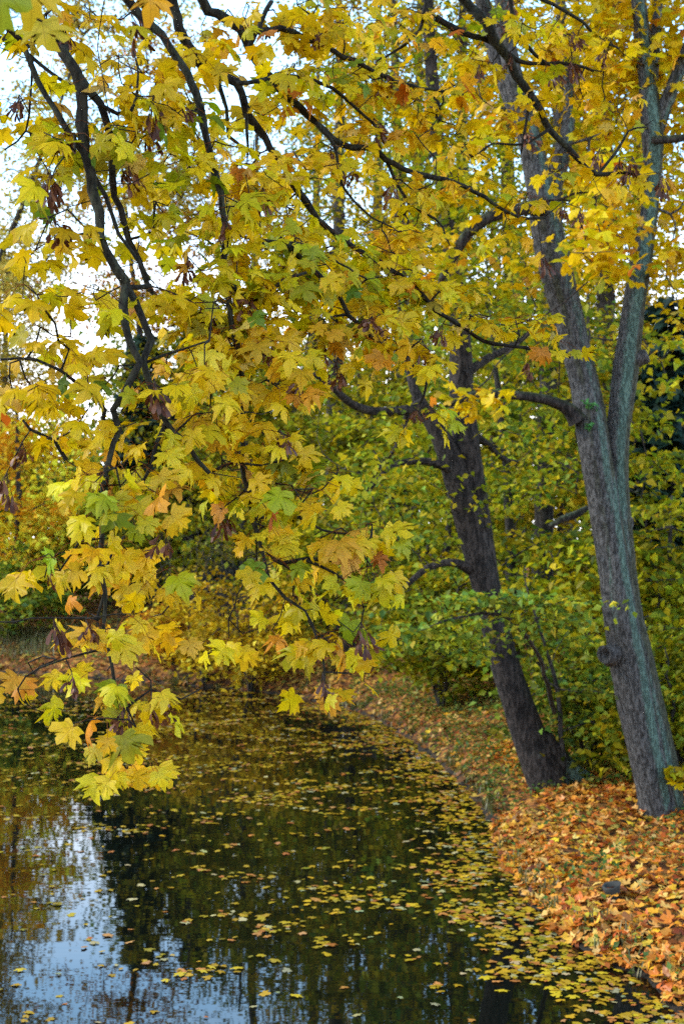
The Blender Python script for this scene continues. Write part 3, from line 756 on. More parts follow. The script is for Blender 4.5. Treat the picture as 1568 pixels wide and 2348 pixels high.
def tree(label, base, trunk, blobs, pal, leaf, per, clump, bark=None, seed=0, name='tree', cat='tree', group=None, flat=0.5, shapes=None, parts=('trunk', 'crown'), mat=None, r_tip=0.006, extra=None, tilt=0.55, cmin=None, step=None, tone=0.82):
    """trunk: list of (dx, dy, z, r) from the base; blobs: ellipsoids relative to the base filled with leaf clumps"""
    r_ = np.random.default_rng(1000 + seed)
    bz = G(*base); L0 = np.array([base[0], base[1], bz])
    root = empty(name, L0, label, cat, group)
    tg_ = Geo()
    polys = [trunk] if not isinstance(trunk[0][0], (list, tuple)) else trunk
    sk = []
    for pl in polys:
        p = catmull([np.array(q, float) for q in pl], 0.18)
        p[2:, :2] += 0.012 * r_.standard_normal((len(p) - 2, 2))
        tg_.tube(p, p[:, 3], 10, (r_.uniform(0, 0.3), r_.uniform(0.1, 0.5), 0), rough=0.05, rng=r_)
        sk.append(p[len(p) // 5:, :3])
    sk = np.vstack(sk)
    tgt = blob_points(r_, blobs)
    if cmin is not None: tgt = tgt[tgt[:, 2] > cmin]
    for p, rr in grow(sk, tgt, step or max(0.2, clump * 0.6), clump * 0.06, r_, r_tip, 0.06, 0.03):
        tg_.tube(p, rr, 5, (0.1, 0.1, 0))
    tg_.build(parts[0], bark or M_bark_far, root)
    n_ = len(tgt) * per
    c = np.repeat(tgt, per, 0)
    csz = np.repeat(r_.uniform(0.6, 1.3, len(tgt)), per)[:, None]
    pos = c + r_.standard_normal((n_, 3)) * [clump, clump, clump * flat] * csz
    pos[:, 2] = np.maximum(pos[:, 2], 0.05)
    ax = r_.standard_normal((n_, 3)) * [1, 1, 0.35] + [0, 0, -0.35]
    nr = np.array([0, 0, 1.0]) + r_.standard_normal((n_, 3)) * tilt
    col = pick(r_, n_, LEAFY[pal] if isinstance(pal, str) else pal) * tone
    col *= np.repeat(r_.uniform(0.45, 1.25, len(tgt)), per)[:, None]     # random tone per clump paints brighter layers and shaded gaps into the leaves
    g_ = Geo()
    put_leaves(g_, r_, shapes or OVAL, pos, ax, nr, leaf * r_.uniform(0.7, 1.25, n_), np.clip(col, 0.002, 0.85))
    g_.build(parts[1], mat or M_leaf_far, root)
    return root
def at(vx, d): return ((vx - CX) / F * d, d)

# ---- forked maple on the right bank (T1)
b1 = hit(1512, 1860)
D1 = project(b1)[0, 2]
root1 = empty('forked_maple', b1, 'tall grey forked trunk with blue green lichen stripes standing in orange leaves', 'tree')
def PL(rows, d=None): return [np.append(P(a, b_, (D1 if d is None else d) + dd) - b1, r_ / F * D1) for a, b_, dd, r_ in rows]
def lich(p, bands, rng, n_sides):
    """per-vertex stain amounts for a tube: bands of (angle, width, z0, z1, strength)"""
    return None
def stained_tube(g_, p, sides, f, rough, rng):
    n0 = g_.n
    g_.tube(p, p[:, 3], sides, rough=rough, rng=rng)
    v = g_.v[-1]
    cen = np.repeat(p[:, :3], sides, 0); cen = np.vstack([cen, cen[-1:]])
    rel = (v - cen) / np.maximum(np.repeat(np.append(p[:, 3], p[-1, 3]), [sides] * len(p) + [1])[:, None], 1e-4)
    g_.col[-1] = f(rel, v)
T1L = PL([(1515, 1900, 0, 58), (1506, 1830, 0, 45), (1483, 1720, 0, 43), (1460, 1620, 0, 44), (1440, 1520, 0, 42), (1424, 1420, 0, 40), (1412, 1320, -.02, 38), (1395, 1220, -.03, 36), (1378, 1120, -.04, 35), (1363, 1030, -.05, 36), (1352, 950, 0, 36), (1338, 870, 0.05, 33), (1318, 790, .08, 34), (1296, 700, .1, 36), (1274, 620, .1, 38), (1258, 550, .1, 38), (1248, 480, .1, 35), (1232, 400, .1, 31), (1214, 320, .1, 27), (1190, 230, .1, 23), (1170, 140, .1, 21), (1157, 60, .1, 20), (1150, -20, .1, 19), (1120, -260, .2, 17), (1100, -600, .3, 9)])
T1R = PL([(1532, 1900, 0.05, 40), (1524, 1800, .05, 39), (1503, 1700, .05, 39), (1479, 1600, .05, 39), (1457, 1500, .05, 38), (1436, 1400, .05, 35), (1425, 1300, .05, 33), (1417, 1200, .05, 31), (1412, 1100, .08, 29), (1416, 1000, .1, 27), (1424, 930, .12, 28), (1434, 850, .15, 30), (1443, 780, .18, 28), (1453, 700, .2, 26), (1466, 620, .2, 26), (1480, 540, .2, 22), (1490, 470, .2, 20), (1496, 390, .2, 21), (1496, 310, .2, 25), (1488, 220, .2, 22), (1478, 120, .2, 19), (1466, 20, .2, 17), (1455, -80, .2, 15), (1430, -400, .3, 9)])
T1M = PL([(1510, 1860, -.06, 36), (1478, 1700, -.08, 36), (1450, 1540, -.09, 34), (1425, 1380, -.09, 30), (1406, 1250, -.09, 26), (1396, 1140, -.08, 22), (1390, 1060, -.05, 15), (1388, 1015, -.02, 8)])
g1 = Geo(); r1 = np.random.default_rng(5)
def fL(rel, v):
    a = np.exp(-((rel[:, 0] - 0.4) / 0.32) ** 2) * (rel[:, 1] < 0.2) * smooth(0.5, 2.2, v[:, 2])
    a = a * 0.75 + 0.25 * wob(v[:, 0], v[:, 2], 1.7, 3)
    gm = smooth(0.4, 0.9, rel[:, 0]) * 0.8 + 0.55 * smooth(-0.75, -0.4, rel[:, 0]) * smooth(0.1, -0.3, rel[:, 0])
    return np.stack([a, gm, 0 * a], 1)
def fR(rel, v):
    a = np.exp(-((rel[:, 0] - 0.25) / 0.5) ** 2) * (rel[:, 1] < 0.3)
    a = a * (0.72 + 0.25 * np.sin(v[:, 2] * 1.9 + 1)) + 0.55 * smooth(3.6, 5.0, v[:, 2]) * smooth(0.9, 0.2, np.abs(rel[:, 0] + 0.15))
    gm = smooth(0.15, 0.8, rel[:, 0]) * 0.85
    return np.stack([a, gm, 0 * a], 1)
def fM(rel, v):
    a = 0.7 * np.exp(-((rel[:, 0] + 0.8) / 0.25) ** 2) * smooth(1.2, 2.4, v[:, 2]) + 1.0 * np.exp(-((rel[:, 0] - 0.5) / 0.4) ** 2)
    return np.stack([a, 0.75 * smooth(0.75, 0.95, rel[:, 0]), 0 * a], 1)
stained_tube(g1, catmull(T1L, 0.09), 22, fL, 0.012, r1)
stained_tube(g1, catmull(T1R, 0.09), 22, fR, 0.012, r1)
stained_tube(g1, catmull(T1M, 0.09), 18, fM, 0.012, r1)
T1B = [
    PL([(1496, 320, .2, 18), (1515, 270, .2, 17), (1535, 215, .15, 16), (1568, 130, .1, 14), (1610, 20, 0, 11), (1640, -120, 0, 8)]),
    PL([(1490, 250, .22, 14), (1498, 150, .3, 13), (1505, 60, .35, 12), (1512, -40, .4, 10), (1530, -200, .4, 6)]),
    PL([(1248, 480, .2, 26), (1275, 400, .35, 22), (1297, 320, .45, 18), (1305, 250, .5, 14), (1300, 170, .5, 9), (1290, 60, .5, 6)]),
    PL([(1212, 310, .15, 20), (1170, 220, .3, 20), (1140, 130, .35, 20), (1118, 50, .4, 19), (1100, -30, .4, 17), (1070, -200, .4, 10)]),
]
for p in T1B:
    stained_tube(g1, catmull(p, 0.1), 14, fL, 0.02, r1)
limb_rows = [
    [(1325, 965, -.1, 24), (1305, 940, -.12, 16), (1270, 922, -.2, 12), (1230, 912, -.35, 11), (1180, 906, -.5, 10), (1130, 903, -.7, 9), (1084, 906, -.9, 8), (1040, 925, -1.1, 6), (1000, 930, -1.2, 3)],
    [(1240, 472, -.1, 22), (1205, 478, -.25, 15), (1150, 487, -.35, 14), (1100, 510, -.4, 13), (1060, 552, -.4, 12), (1032, 600, -.4, 11), (1012, 640, -.4, 7), (990, 690, -.4, 4)],
    [(1500, 320, .1, 10), (1545, 318, -.2, 9), (1600, 310, -.4, 7)],
    [(1345, 1165, .25, 6), (1320, 1180, .1, 9), (1290, 1190, .0, 8), (1262, 1206, -.1, 6)],
]
def twig_out(groups, tg, step, jit, rng, r_tip, r_max):
    near = np.array([[np.min(np.sum((g_[0] - t_) ** 2, 1)) for g_ in groups] for t_ in tg]).argmin(1)
    for i_, (sk, g_, nm, mt, rt) in enumerate(groups):
        if (near == i_).any():
            for p, rr in grow(sk, tg[near == i_], step, jit, rng, r_tip, r_max, 0.03): g_.tube(p, rr, 5, (0.1, 0.2, 0))
        g_.build(nm, mt, rt)
groups1 = [(np.vstack([catmull(p, 0.2)[:, :3] for p in T1B + [T1L[14:], T1R[12:]]]), g1, 'trunk', M_bark_grey, root1)]
for rows in limb_rows:
    g_ = Geo(); p = catmull(PL(rows), 0.06)
    stained_tube(g_, p, 12, lambda rel, v: np.stack([0.55 * smooth(-0.2, 0.9, rel[:, 2]) * (rel[:, 1] < 0.3), 0.7 * smooth(-0.4, 0.4, rel[:, 2]), 0 * rel[:, 0]], 1), 0.02, r1)
    groups1.append((p[len(p) // 3:, :3], g_, 'limb', M_bark_dark, root1))
# healed branch wounds on the trunk
def knot(vx, vy, dd, r_px, aim, parent, L=0.10, hollow=True):
    c = P(vx, vy, D1 + dd) - b1; r_ = r_px / F * D1; a = norm(np.array(aim, float))
    g_ = Geo()
    prof = [(-0.5, 1.25), (0.0, 1.12), (0.45, 1.05), (0.8, 1.0), (1.0, 0.86)] + ([(0.96, 0.66), (0.7, 0.5), (0.45, 0.3)] if hollow else [(1.06, 0.5), (1.04, 0.1)])
    pts = np.array([c + a * L * q for q, _ in prof]); u = norm(np.cross(a, [0.1, 0.2, 1.0])); b_ = np.cross(a, u)
    ang = np.arange(18) / 18 * 6.2832
    v = np.vstack([p + r_ * k * (np.cos(ang)[:, None] * u + np.sin(ang)[:, None] * b_) * (1 + 0.08 * np.sin(ang * 2 + q))[:, None] for q, (p, (_, k)) in enumerate(zip(pts, prof))])
    n_ = len(prof); i_ = np.arange(n_ - 1)[:, None] * 18; j = np.arange(18)[None]; k = (j + 1) % 18
    g_.add(v, [np.stack([i_ + j, i_ + k, i_ + 18 + k, i_ + 18 + j], -1).reshape(-1, 4), np.array([list(range((n_ - 1) * 18, n_ * 18))])], (0.12, 0.05, 0))
    return g_.build('knot', M_bark_grey, parent)
knot(1396, 1502, -.17, 22, (-0.75, -0.75, 0.05), root1, 0.09)
knot(1452, 828, 0.14, 17, (0.9, -0.35, 0.35), root1, 0.16, False)
knot(1437, 1198, 0.02, 13, (0.8, -0.6, 0.0), root1, 0.06)
# its leaves: far maple leaves in the upper right
r_ = np.random.default_rng(31); lf = Geo(); tw = Geo(); tg = []
for cx, cy_, rx, ry, nc, dd in ((1480, 90, 110, 110, 34, .3), (1540, 260, 70, 120, 22, .6), (1380, 90, 100, 120, 22, .8), (1250, 120, 120, 130, 26, 1.2), (1130, 220, 110, 110, 22, 1.0), (1400, 470, 45, 50, 8, -1.2), (1385, 560, 55, 75, 24, -1.5), (1545, 450, 35, 60, 12, .8), (1550, 600, 30, 60, 10, .6), (1390, 400, 50, 50, 8, -1.0), (1300, 350, 100, 90, 16, .9), (1210, 600, 90, 50, 6, .8), (1070, 920, 35, 20, 7, -1.0), (1020, 560, 60, 60, 8, -.4), (1330, -150, 300, 140, 50, .3), (1350, -450, 300, 200, 60, .3), (1390, 230, 90, 90, 18, 1.2), (1575, 720, 30, 50, 5, .4)):
    for q in range(nc):
        a, rr = r_.random() * 6.283, math.sqrt(r_.random())
        tg.append(P(cx + rx * rr * math.cos(a), cy_ + ry * rr * math.sin(a), D1 + dd + r_.normal() * 0.4) - b1)
tg = np.array(tg)
twig_out(groups1, tg, 0.16, 0.015, r_, 0.0035, 0.02)
per = 9; n_ = len(tg) * per
pos = np.repeat(tg, per, 0) + r_.standard_normal((n_, 3)) * [0.16, 0.16, 0.10]
put_leaves(lf, r_, MAPLE_LOW, pos, r_.standard_normal((n_, 3)) * [1, 1, .3] + [0, 0, -.35], np.array([0, 0, 1.0]) + r_.standard_normal((n_, 3)) * 0.42, r_.uniform(0.08, 0.125, n_), pick(r_, n_, YELLOW))
lf.build('crown', M_leaf, root1)
# little green shoots in the fork
for vx, vy in ((1345, 925), (1352, 975), (1362, 930)):
    sh_ = Geo()
    p = np.repeat((P(vx, vy, D1 - .22) - b1)[None], 12, 0) + r_.standard_normal((12, 3)) * 0.012
    put_leaves(sh_, r_, OVAL, p, r_.standard_normal((12, 3)), np.array([0, -0.4, 1.0]) + r_.standard_normal((12, 3)) * .5, 0.06, pick(r_, 12, [(1, (70, 130, 66)), (1, (90, 150, 80))]))
    sh_.build('green_shoot', M_leaf_far, root1)

# ---- leaning twin-stemmed tree (T2)
b2 = hit(1262, 1812); D2 = project(b2)[0, 2]
root2 = empty('leaning_tree', b2, 'dark rough trunk leaning left over the bank and splitting into two stems', 'tree')
def PM(rows): return [np.append(P(a, b_, D2 + dd) - b2, r_ / F * D2) for a, b_, dd, r_ in rows]
T2A = PM([(1275, 1850, 0, 50), (1258, 1800, 0, 47), (1240, 1755, 0, 44), (1212, 1690, 0, 38), (1184, 1610, 0, 34), (1158, 1535, 0, 31), (1136, 1450, 0, 30), (1118, 1370, 0, 30), (1098, 1290, 0, 31), (1078, 1210, 0, 33), (1060, 1140, 0, 32), (1040, 1075, 0, 29), (1015, 1010, 0, 24), (990, 965, 0, 20), (968, 930, 0, 15), (945, 880, 0, 10), (930, 810, .1, 6)])
T2B = PM([(1248, 1770, .1, 40), (1200, 1640, .1, 34), (1160, 1520, .1, 30), (1135, 1420, .1, 28), (1115, 1330, .1, 30), (1100, 1240, .1, 32), (1086, 1150, .1, 33), (1076, 1070, .1, 31), (1066, 990, .1, 30), (1058, 900, .1, 28), (1056, 800, .15, 26), (1050, 700, .2, 21), (1035, 600, .25, 18), (1020, 480, .3, 17), (1005, 350, .3, 16), (992, 200, .35, 15), (984, 80, .4, 14), (980, -40, .4, 13), (985, -300, .4, 9)])
T2C = PM([(1235, 1690, .05, 30), (1268, 1738, .05, 32), (1302, 1768, .08, 27), (1338, 1786, .12, 21), (1378, 1802, .2, 10)])
g2 = Geo(); r2 = np.random.default_rng(6)
f2 = lambda rel, v: np.stack([0.95 * smooth(0.5, 0.3, v[:, 2]) * smooth(0.12, 0.3, v[:, 0]) + 0.12, 0.35 * smooth(0, 0.8, rel[:, 0]), 0 * v[:, 0]], 1)
for p in (T2A, T2B, T2C): stained_tube(g2, catmull(p, 0.09), 20, f2, 0.02, r2)
groups2 = [(np.vstack([catmull(p, 0.2)[:, :3] for p in (T2B[6:], T2A[12:])]), g2, 'trunk', M_bark_dark, root2)]
T2L = [PM([(968, 925, -.1, 14), (940, 938, -.3, 11), (900, 943, -.5, 10), (850, 942, -.7, 10), (810, 928, -.9, 9), (775, 900, -1.1, 8), (745, 872, -1.3, 6), (700, 850, -1.5, 3)]),
       PM([(1030, 1075, -.1, 12), (990, 1060, -.2, 9), (940, 1058, -.3, 8), (890, 1075, -.5, 6), (850, 1120, -.7, 4)]),
       PM([(935, 945, -.3, 7), (922, 990, -.3, 6), (905, 1030, -.3, 5), (870, 1070, -.3, 4), (840, 1130, -.3, 2)]),
       PM([(1085, 1310, .0, 14), (1040, 1290, -.2, 9), (985, 1300, -.3, 8), (940, 1335, -.4, 6), (900, 1370, -.5, 3)]),
       PM([(1060, 860, 0, 14), (1090, 840, .2, 11), (1130, 815, .5, 9), (1180, 790, .8, 7), (1240, 740, 1.2, 5)]),
       PM([(1090, 1000, .1, 10), (1120, 1020, .3, 8), (1150, 1050, .6, 6), (1190, 1060, 1.0, 4)])]
for p in T2L:
    g_ = Geo(); p = catmull(p, 0.08); stained_tube(g_, p, 10, f2, 0.03, r2); groups2.append((p[len(p) // 4:, :3], g_, 'limb', M_bark_dark, root2))
tg = []
for cx, cy_, rx, ry, nc, dd in ((860, 1010, 120, 90, 16, -.8), (950, 1130, 120, 90, 16, .2), (1180, 760, 110, 90, 14, 1.0), (900, 1280, 110, 70, 12, -.3), (1130, 520, 160, 140, 26, 1.0), (1050, 690, 80, 90, 14, -.7), (1040, 500, 90, 110, 12, -.7), (1010, 300, 90, 120, 10, -.6), (960, 560, 120, 160, 20, .8), (950, 300, 130, 160, 22, .8), (1080, 350, 120, 160, 20, 1.0), (980, 50, 180, 140, 24, .8), (990, -250, 260, 160, 40, .4), (1170, 1020, 80, 80, 10, .8)):
    for q in range(nc):
        a, rr = r2.random() * 6.283, math.sqrt(r2.random())
        tg.append(P(cx + rx * rr * math.cos(a), cy_ + ry * rr * math.sin(a), D2 + dd + r2.normal() * 0.5) - b2)
tg = np.array(tg); tw = Geo(); lf = Geo()
twig_out(groups2, tg, 0.2, 0.02, r2, 0.004, 0.03)
per = 24; n_ = len(tg) * per
pos = np.repeat(tg, per, 0) + r2.standard_normal((n_, 3)) * [0.26, 0.26, 0.12]
put_leaves(lf, r2, OVAL, pos, r2.standard_normal((n_, 3)) * [1, 1, .3] + [0, 0, -.4], np.array([0, 0, 1.0]) + r2.standard_normal((n_, 3)) * 0.5, r2.uniform(0.075, 0.12, n_), pick(r2, n_, LEAFY['yellowgreen']) * 0.75)
lf.build('crown', M_leaf_far, root2)

# ---- understory and woodland on the right
def straight(h, r, lx=0.0, ly=0.0, bend=0.2):
    return [(0, 0, -0.2, r * 1.25), (lx * 0.15, ly * 0.15, h * 0.25, r), (lx * 0.4 + bend * 0.3, ly * 0.4, h * 0.5, r * 0.8), (lx * 0.75 + bend * 0.15, ly * 0.75, h * 0.75, r * 0.55), (lx, ly, h, r * 0.2)]
# low hornbeam whose bough reaches across the leaning trunk
bx, by = at(1300, 15.6)
tree('low green sapling spreading level leafy sprays in front of the leaning trunk', (bx, by),
     [straight(2.6, 0.03, -0.6, -0.4), [(-0.2, -0.2, 0.9, .03), (-0.6, -1.4, 1.7, .022), (-1.1, -2.3, 2.15, .018), (-1.7, -2.6, 2.1, .012), (-2.2, -2.6, 1.9, .006)]],
     [(-1.0, -2.5, 2.3, 0.95, 0.35, 0.10, 22), (-1.7, -2.5, 2.0, 0.8, 0.4, 0.12, 18), (-1.7, -2.3, 1.75, 0.7, 0.4, 0.12, 8), (-0.5, -2.0, 2.1, 0.7, 0.4, 0.12, 8), (0.5, -0.8, 1.25, 0.7, 0.5, 0.10, 16), (0.7, -0.4, 0.8, 0.6, 0.5, 0.15, 10), (0, 0, 1.7, 0.9, 0.8, 0.6, 16)],
     'green', 0.095, 22, 0.19, seed=1, name='green_sapling', flat=0.18, cat='sapling', r_tip=0.003)
UNDER = [
    (1360, 18.5, 6.5, 'yellowgreen', 2.2, 'yellow green undergrowth tree with leaves to the ground behind the two bank trunks'),
    (1500, 17.0, 3.4, 'yellowgreen', 1.5, 'bushy yellow tree at the right edge behind the forked trunk'),
    (1180, 20.5, 7.5, 'green', 2.4, 'broad green tree filling the gap between leaning trunk and forked trunk'),
    (1010, 24.0, 6.5, 'yellowgreen', 2.3, 'dense yellow green tree on the bank left of the leaning trunk'),
    (890, 29.5, 7.5, 'olive', 2.6, 'dark olive tree leaning over the bend of the shore'),
    (1440, 24.0, 6.5, 'yellow', 2.0, 'bright yellow tree left of the dark conifer'),
    (1110, 26.0, 9.0, 'yellowgreen', 2.8, 'taller yellow green tree deep in the wood behind the leaning trunk'),
    (1290, 27.0, 10.0, 'olive', 3.0, 'tall olive tree deep in the wood between the two bank trunks'),
]
for q, (vx, d, h, pal, wd, lab) in enumerate(UNDER):
    tree(lab, at(vx, d), straight(h, 0.05 + 0.004 * h, 0.4 * math.sin(q * 2.3), 0.3), [(0, 0, h * 0.2, wd, wd * 0.8, h * 0.16, 46), (0.1, 0, h * 0.45, wd * 1.1, wd * 0.8, h * 0.2, 62), (0, 0, h * 0.75, wd * 0.8, wd * 0.7, h * 0.22, 46)],
         pal, 0.105 + 0.002 * d, 34, 0.34, seed=10 + q, name='undergrowth_tree', flat=0.16, group='leafy undergrowth trees on the right bank', cmin=1.1 if vx in (1010, 1180) else 0.4)
TALL = [
    (925, 31, 19, 0.17, -0.3, 'yellow', 'slim dark trunk rising through yellow leaves left of the arching limb'),
    (1240, 22, 16, 0.16, 0.5, 'yellowgreen', 'bluish straight trunk just behind the left stem of the forked tree'),
    (1395, 24, 18, 0.20, -0.2, 'yellow', 'tall yellow tree between the two stems of the forked tree'),
    (1580, 24, 16, 0.16, 0.3, 'yellow', 'tall yellow tree leaning out at the right edge'),
    (760, 33, 18, 0.22, 0.2, 'yellowgreen', 'tall yellow green tree at the bend behind hanging boughs'),
    (1180, 33, 20, 0.24, -0.4, 'olive', 'thick dark trunk deep in the wood right of the leaning tree'),
    (1040, 31, 19, 0.20, 0.3, 'yellowgreen', 'tall yellow green tree straight behind the leaning tree'),
    (1470, 34, 20, 0.24, 0.0, 'yellow', 'far tall yellow tree seen beyond the conifer'),
]
for q, (vx, d, h, r_, lx, pal, lab) in enumerate(TALL):
    tree(lab, at(vx, d), straight(h, r_, lx, 0.2, 0.3), [(lx * .5, 0, h * 0.42, 2.2, 2.0, h * 0.14, 34), (lx * .7, 0, h * 0.62, 2.9, 2.4, h * 0.16, 54), (lx, 0, h * 0.85, 2.3, 2.0, h * 0.14, 40)],
         pal, 0.10 + 0.001 * d, 44, 0.36, seed=40 + q, name='woodland_tree', flat=0.45, group='tall woodland trees behind the bank')

# ---- conifers
def conifer(label, base, h, wd, seed, pal='dark', z0=0.06):
    r_ = np.random.default_rng(seed); L0 = np.array([*base, G(*base)])
    root = empty('conifer', L0, label, 'tree', 'dark conifers among the autumn trees')
    t_ = Geo(); p = catmull([np.array(q, float) for q in straight(h, 0.02 * h, 0, 0, 0.05)], 0.3); t_.tube(p, p[:, 3], 9, (0.1, 0.2, 0))
    pos, ax, nr = [], [], []
    for q in range(int(h * 13)):
        f_ = z0 + (1 - z0) * q / (h * 13); z = h * f_; L = wd * (1 - f_) ** 0.8 * r_.uniform(0.7, 1.1) + 0.15; a = q * 2.4 + r_.normal() * .3
        m_ = max(3, int(L / 0.25)); s_ = np.linspace(0, 1, m_)
        d = np.array([math.cos(a), math.sin(a), 0])
        pts = np.array([0, 0, z]) + d * (s_ * L)[:, None] + np.array([0, 0, 1.0]) * (-0.28 * L * s_ + 0.14 * L * s_ ** 2)[:, None]
        t_.tube(pts, np.linspace(0.022, 0.006, m_), 4, (0, 0.1, 0))
        k = int(L * 34) + 6; u = r_.random(k) ** 0.7
        c = np.array([0, 0, z]) + d * (u * L)[:, None] + np.array([0, 0, 1.0]) * (-0.28 * L * u + 0.14 * L * u ** 2)[:, None]
        side = np.array([-d[1], d[0], 0])
        sgn = r_.choice([-1, 1], k)[:, None]
        pos.append(c + r_.standard_normal((k, 3)) * [.05, .05, .05]); ax.append(d * 0.7 + side * sgn * 0.8 + [0, 0, -0.45] + .25 * r_.standard_normal((k, 3))); nr.append(np.array([0, 0, 1.0]) + .5 * r_.standard_normal((k, 3)))
    t_.build('trunk', M_bark_far, root)
    pos, ax, nr = map(np.vstack, (pos, ax, nr)); g_ = Geo()
    put_leaves(g_, r_, OVAL, pos, ax, nr, r_.uniform(0.22, 0.42, len(pos)), pick(r_, len(pos), LEAFY[pal]))
    g_.build('needles', M_needle, root)
conifer('dark conifer standing in shade at the right edge behind yellow leaves', at(1548, 20.5), 6.2, 1.5, 301)
conifer('tall dark blue green conifer across the pond behind the hanging boughs', at(330, 44), 9.3, 2.8, 302)
conifer('second dark conifer farther right across the pond', at(450, 49), 10.5, 3.0, 303)

# ---- far bank
FAR = [
    (40, 39.5, 7.2, 'orange', 3.0, 'glowing orange yellow tree on the far bank at the left edge', 0.16),
    (-190, 44, 8.5, 'orange', 3.0, 'larger orange tree reaching in from beyond the left edge', 0.16),
    (560, 38, 8.5, 'yellowgreen', 3.0, 'yellow green tree on the far bank behind the lower middle boughs', 0.15),
    (690, 36, 7.5, 'olive', 2.6, 'olive tree on the far bank left of the bend', 0.14),
    (430, 43, 9.5, 'olive', 3.2, 'dull green tree in front of the tall conifer across the pond', 0.16),
    (800, 31, 7.0, 'yellowgreen', 2.6, 'yellow green tree hanging over the brown leaf slope', 0.13),
]
for q, (vx, d, h, pal, wd, lab, ls) in enumerate(FAR):
    tree(lab, at(vx, d), straight(h, 0.12, 0.3 * math.sin(q * 1.7), -0.3), [(0, 0, h * 0.3, wd * .9, wd * 0.8, h * 0.18, 46), (0.1, 0, h * 0.55, wd, wd * 0.8, h * 0.2, 60), (0, 0, h * 0.8, wd * 0.7, wd * 0.6, h * 0.18, 36)],
         pal, ls * 1.3, 40, 0.42, seed=70 + q, tone=1.7 if pal == 'orange' else 0.75, name='bankside_tree', flat=0.4, group='trees along the far bank', cmin=0.5)
PALE = [
    (-70, 58, 19, 'pale', 'tall pale yellow tree far off at the left edge, sky showing through'), (-10, 72, 18, 'pale', 'second pale tree far beyond the pond, behind the tall one'),
    (-60, 50, 15, 'yellow', 'tall yellow tree at the left edge behind the orange one'), (560, 54, 21, 'yellowgreen', 'very tall tree far beyond the conifers'), (700, 50, 22, 'yellow', 'very tall yellow tree far behind the middle boughs'), (840, 44, 21, 'yellowgreen', 'very tall yellow green tree far behind the shore bend'),
    (930, 40, 21, 'yellow', 'very tall yellow tree far behind the top of the frame'), (1300, 42, 22, 'yellowgreen', 'very tall tree far behind the forked tree'),
]
for q, (vx, d, h, pal, lab) in enumerate(PALE):
    k = 2.3 if vx < 220 else 1.0
    tree(lab, at(vx, d), straight(h, 0.26, 0.5, 0.2, 0.4), [(0, 0, h * 0.35, 3.0, 2.6, h * 0.12, int(34 * k)), (0.2, 0, h * 0.58, 4.0, 3.4, h * 0.17, int(60 * k)), (0.4, 0, h * 0.83, 3.0, 2.8, h * 0.14, int(40 * k))],
         pal, 0.17, 34, 0.5, seed=90 + q, name='distant_tree', flat=0.5, group='distant trees beyond the pond', r_tip=0.012)
for q, (vx, d, x1, pal, lab) in enumerate(((-110, 41, 4.5, 'pale', 'airy tall tree leaning over the far shore from the left, thin leaves against the sky'), (345, 48, -1.0, 'yellow', 'thin high tree behind the upper left boughs, orange yellow leaves against the sky'))):
    tree(lab, at(vx, d), [(0, 0, -.3, .2), (-.2, -.5, 5, .16), (x1 * .2, -1.2, 9, .12), (x1 * .6, -1.8, 13, .08), (x1, -2, 18, .03)],
         [(x1 * .6, -1.5, 11.0, 3.2, 2, 1.6, 50), (x1 * .8 + 1, -2, 14.5, 4.2, 2.5, 2.4, 90), (x1 + .5, -2, 19, 4, 2.5, 2.4, 60), (x1 + 3.5, -2, 13.5, 2.2, 1.5, 1.4, 30)],
         pal if q == 0 else [(3, (226, 176, 44)), (2, (222, 140, 44)), (1, (150, 92, 40)), (2, (214, 186, 70))], 0.165, 44, 0.45, seed=105 + q, name='airy_tree', r_tip=0.011, tone=1.0)
# distant wood closing the view under the crowns
g = Geo(); r_ = np.random.default_rng(110)
for q in range(46):
    vx = -250 + q * 46 + r_.normal() * 15; d = r_.uniform(66, 95); x, y = at(vx, d); hh = (8.5 if vx < 280 else 15.0) * r_.uniform(.8, 1.15); z0 = G(x, y)
    tgt = np.array([x, y, z0 + hh * .5]) + norm(r_.standard_normal((70, 3))) * (r_.random((70, 1)) ** .4) * [3.6, 3.0, hh * .55]
    pos = np.repeat(tgt, 38, 0) + r_.standard_normal((70 * 38, 3)) * [.7, .7, .4]; m_ = len(pos)
    put_leaves(g, r_, OVAL, pos, r_.standard_normal((m_, 3)), np.array([0, 0, 1.0]) + .6 * r_.standard_normal((m_, 3)), r_.uniform(.25, .42, m_), pick(r_, m_, LEAFY[('olive', 'yellowgreen', 'green', 'yellow')[r_.integers(4)]]) * r_.uniform(.6, 1))
    g.tube(np.array([(x, y, z0 - .3), (x, y, z0 + hh * .4), (x, y, z0 + hh * .8)]), [.25, .2, .06], 6, lin(60, 52, 44))
tag(g.build('distant_woods', M_leaf_far), 'far off autumn woods closing the view beyond the pond', 'woods', kind='stuff')
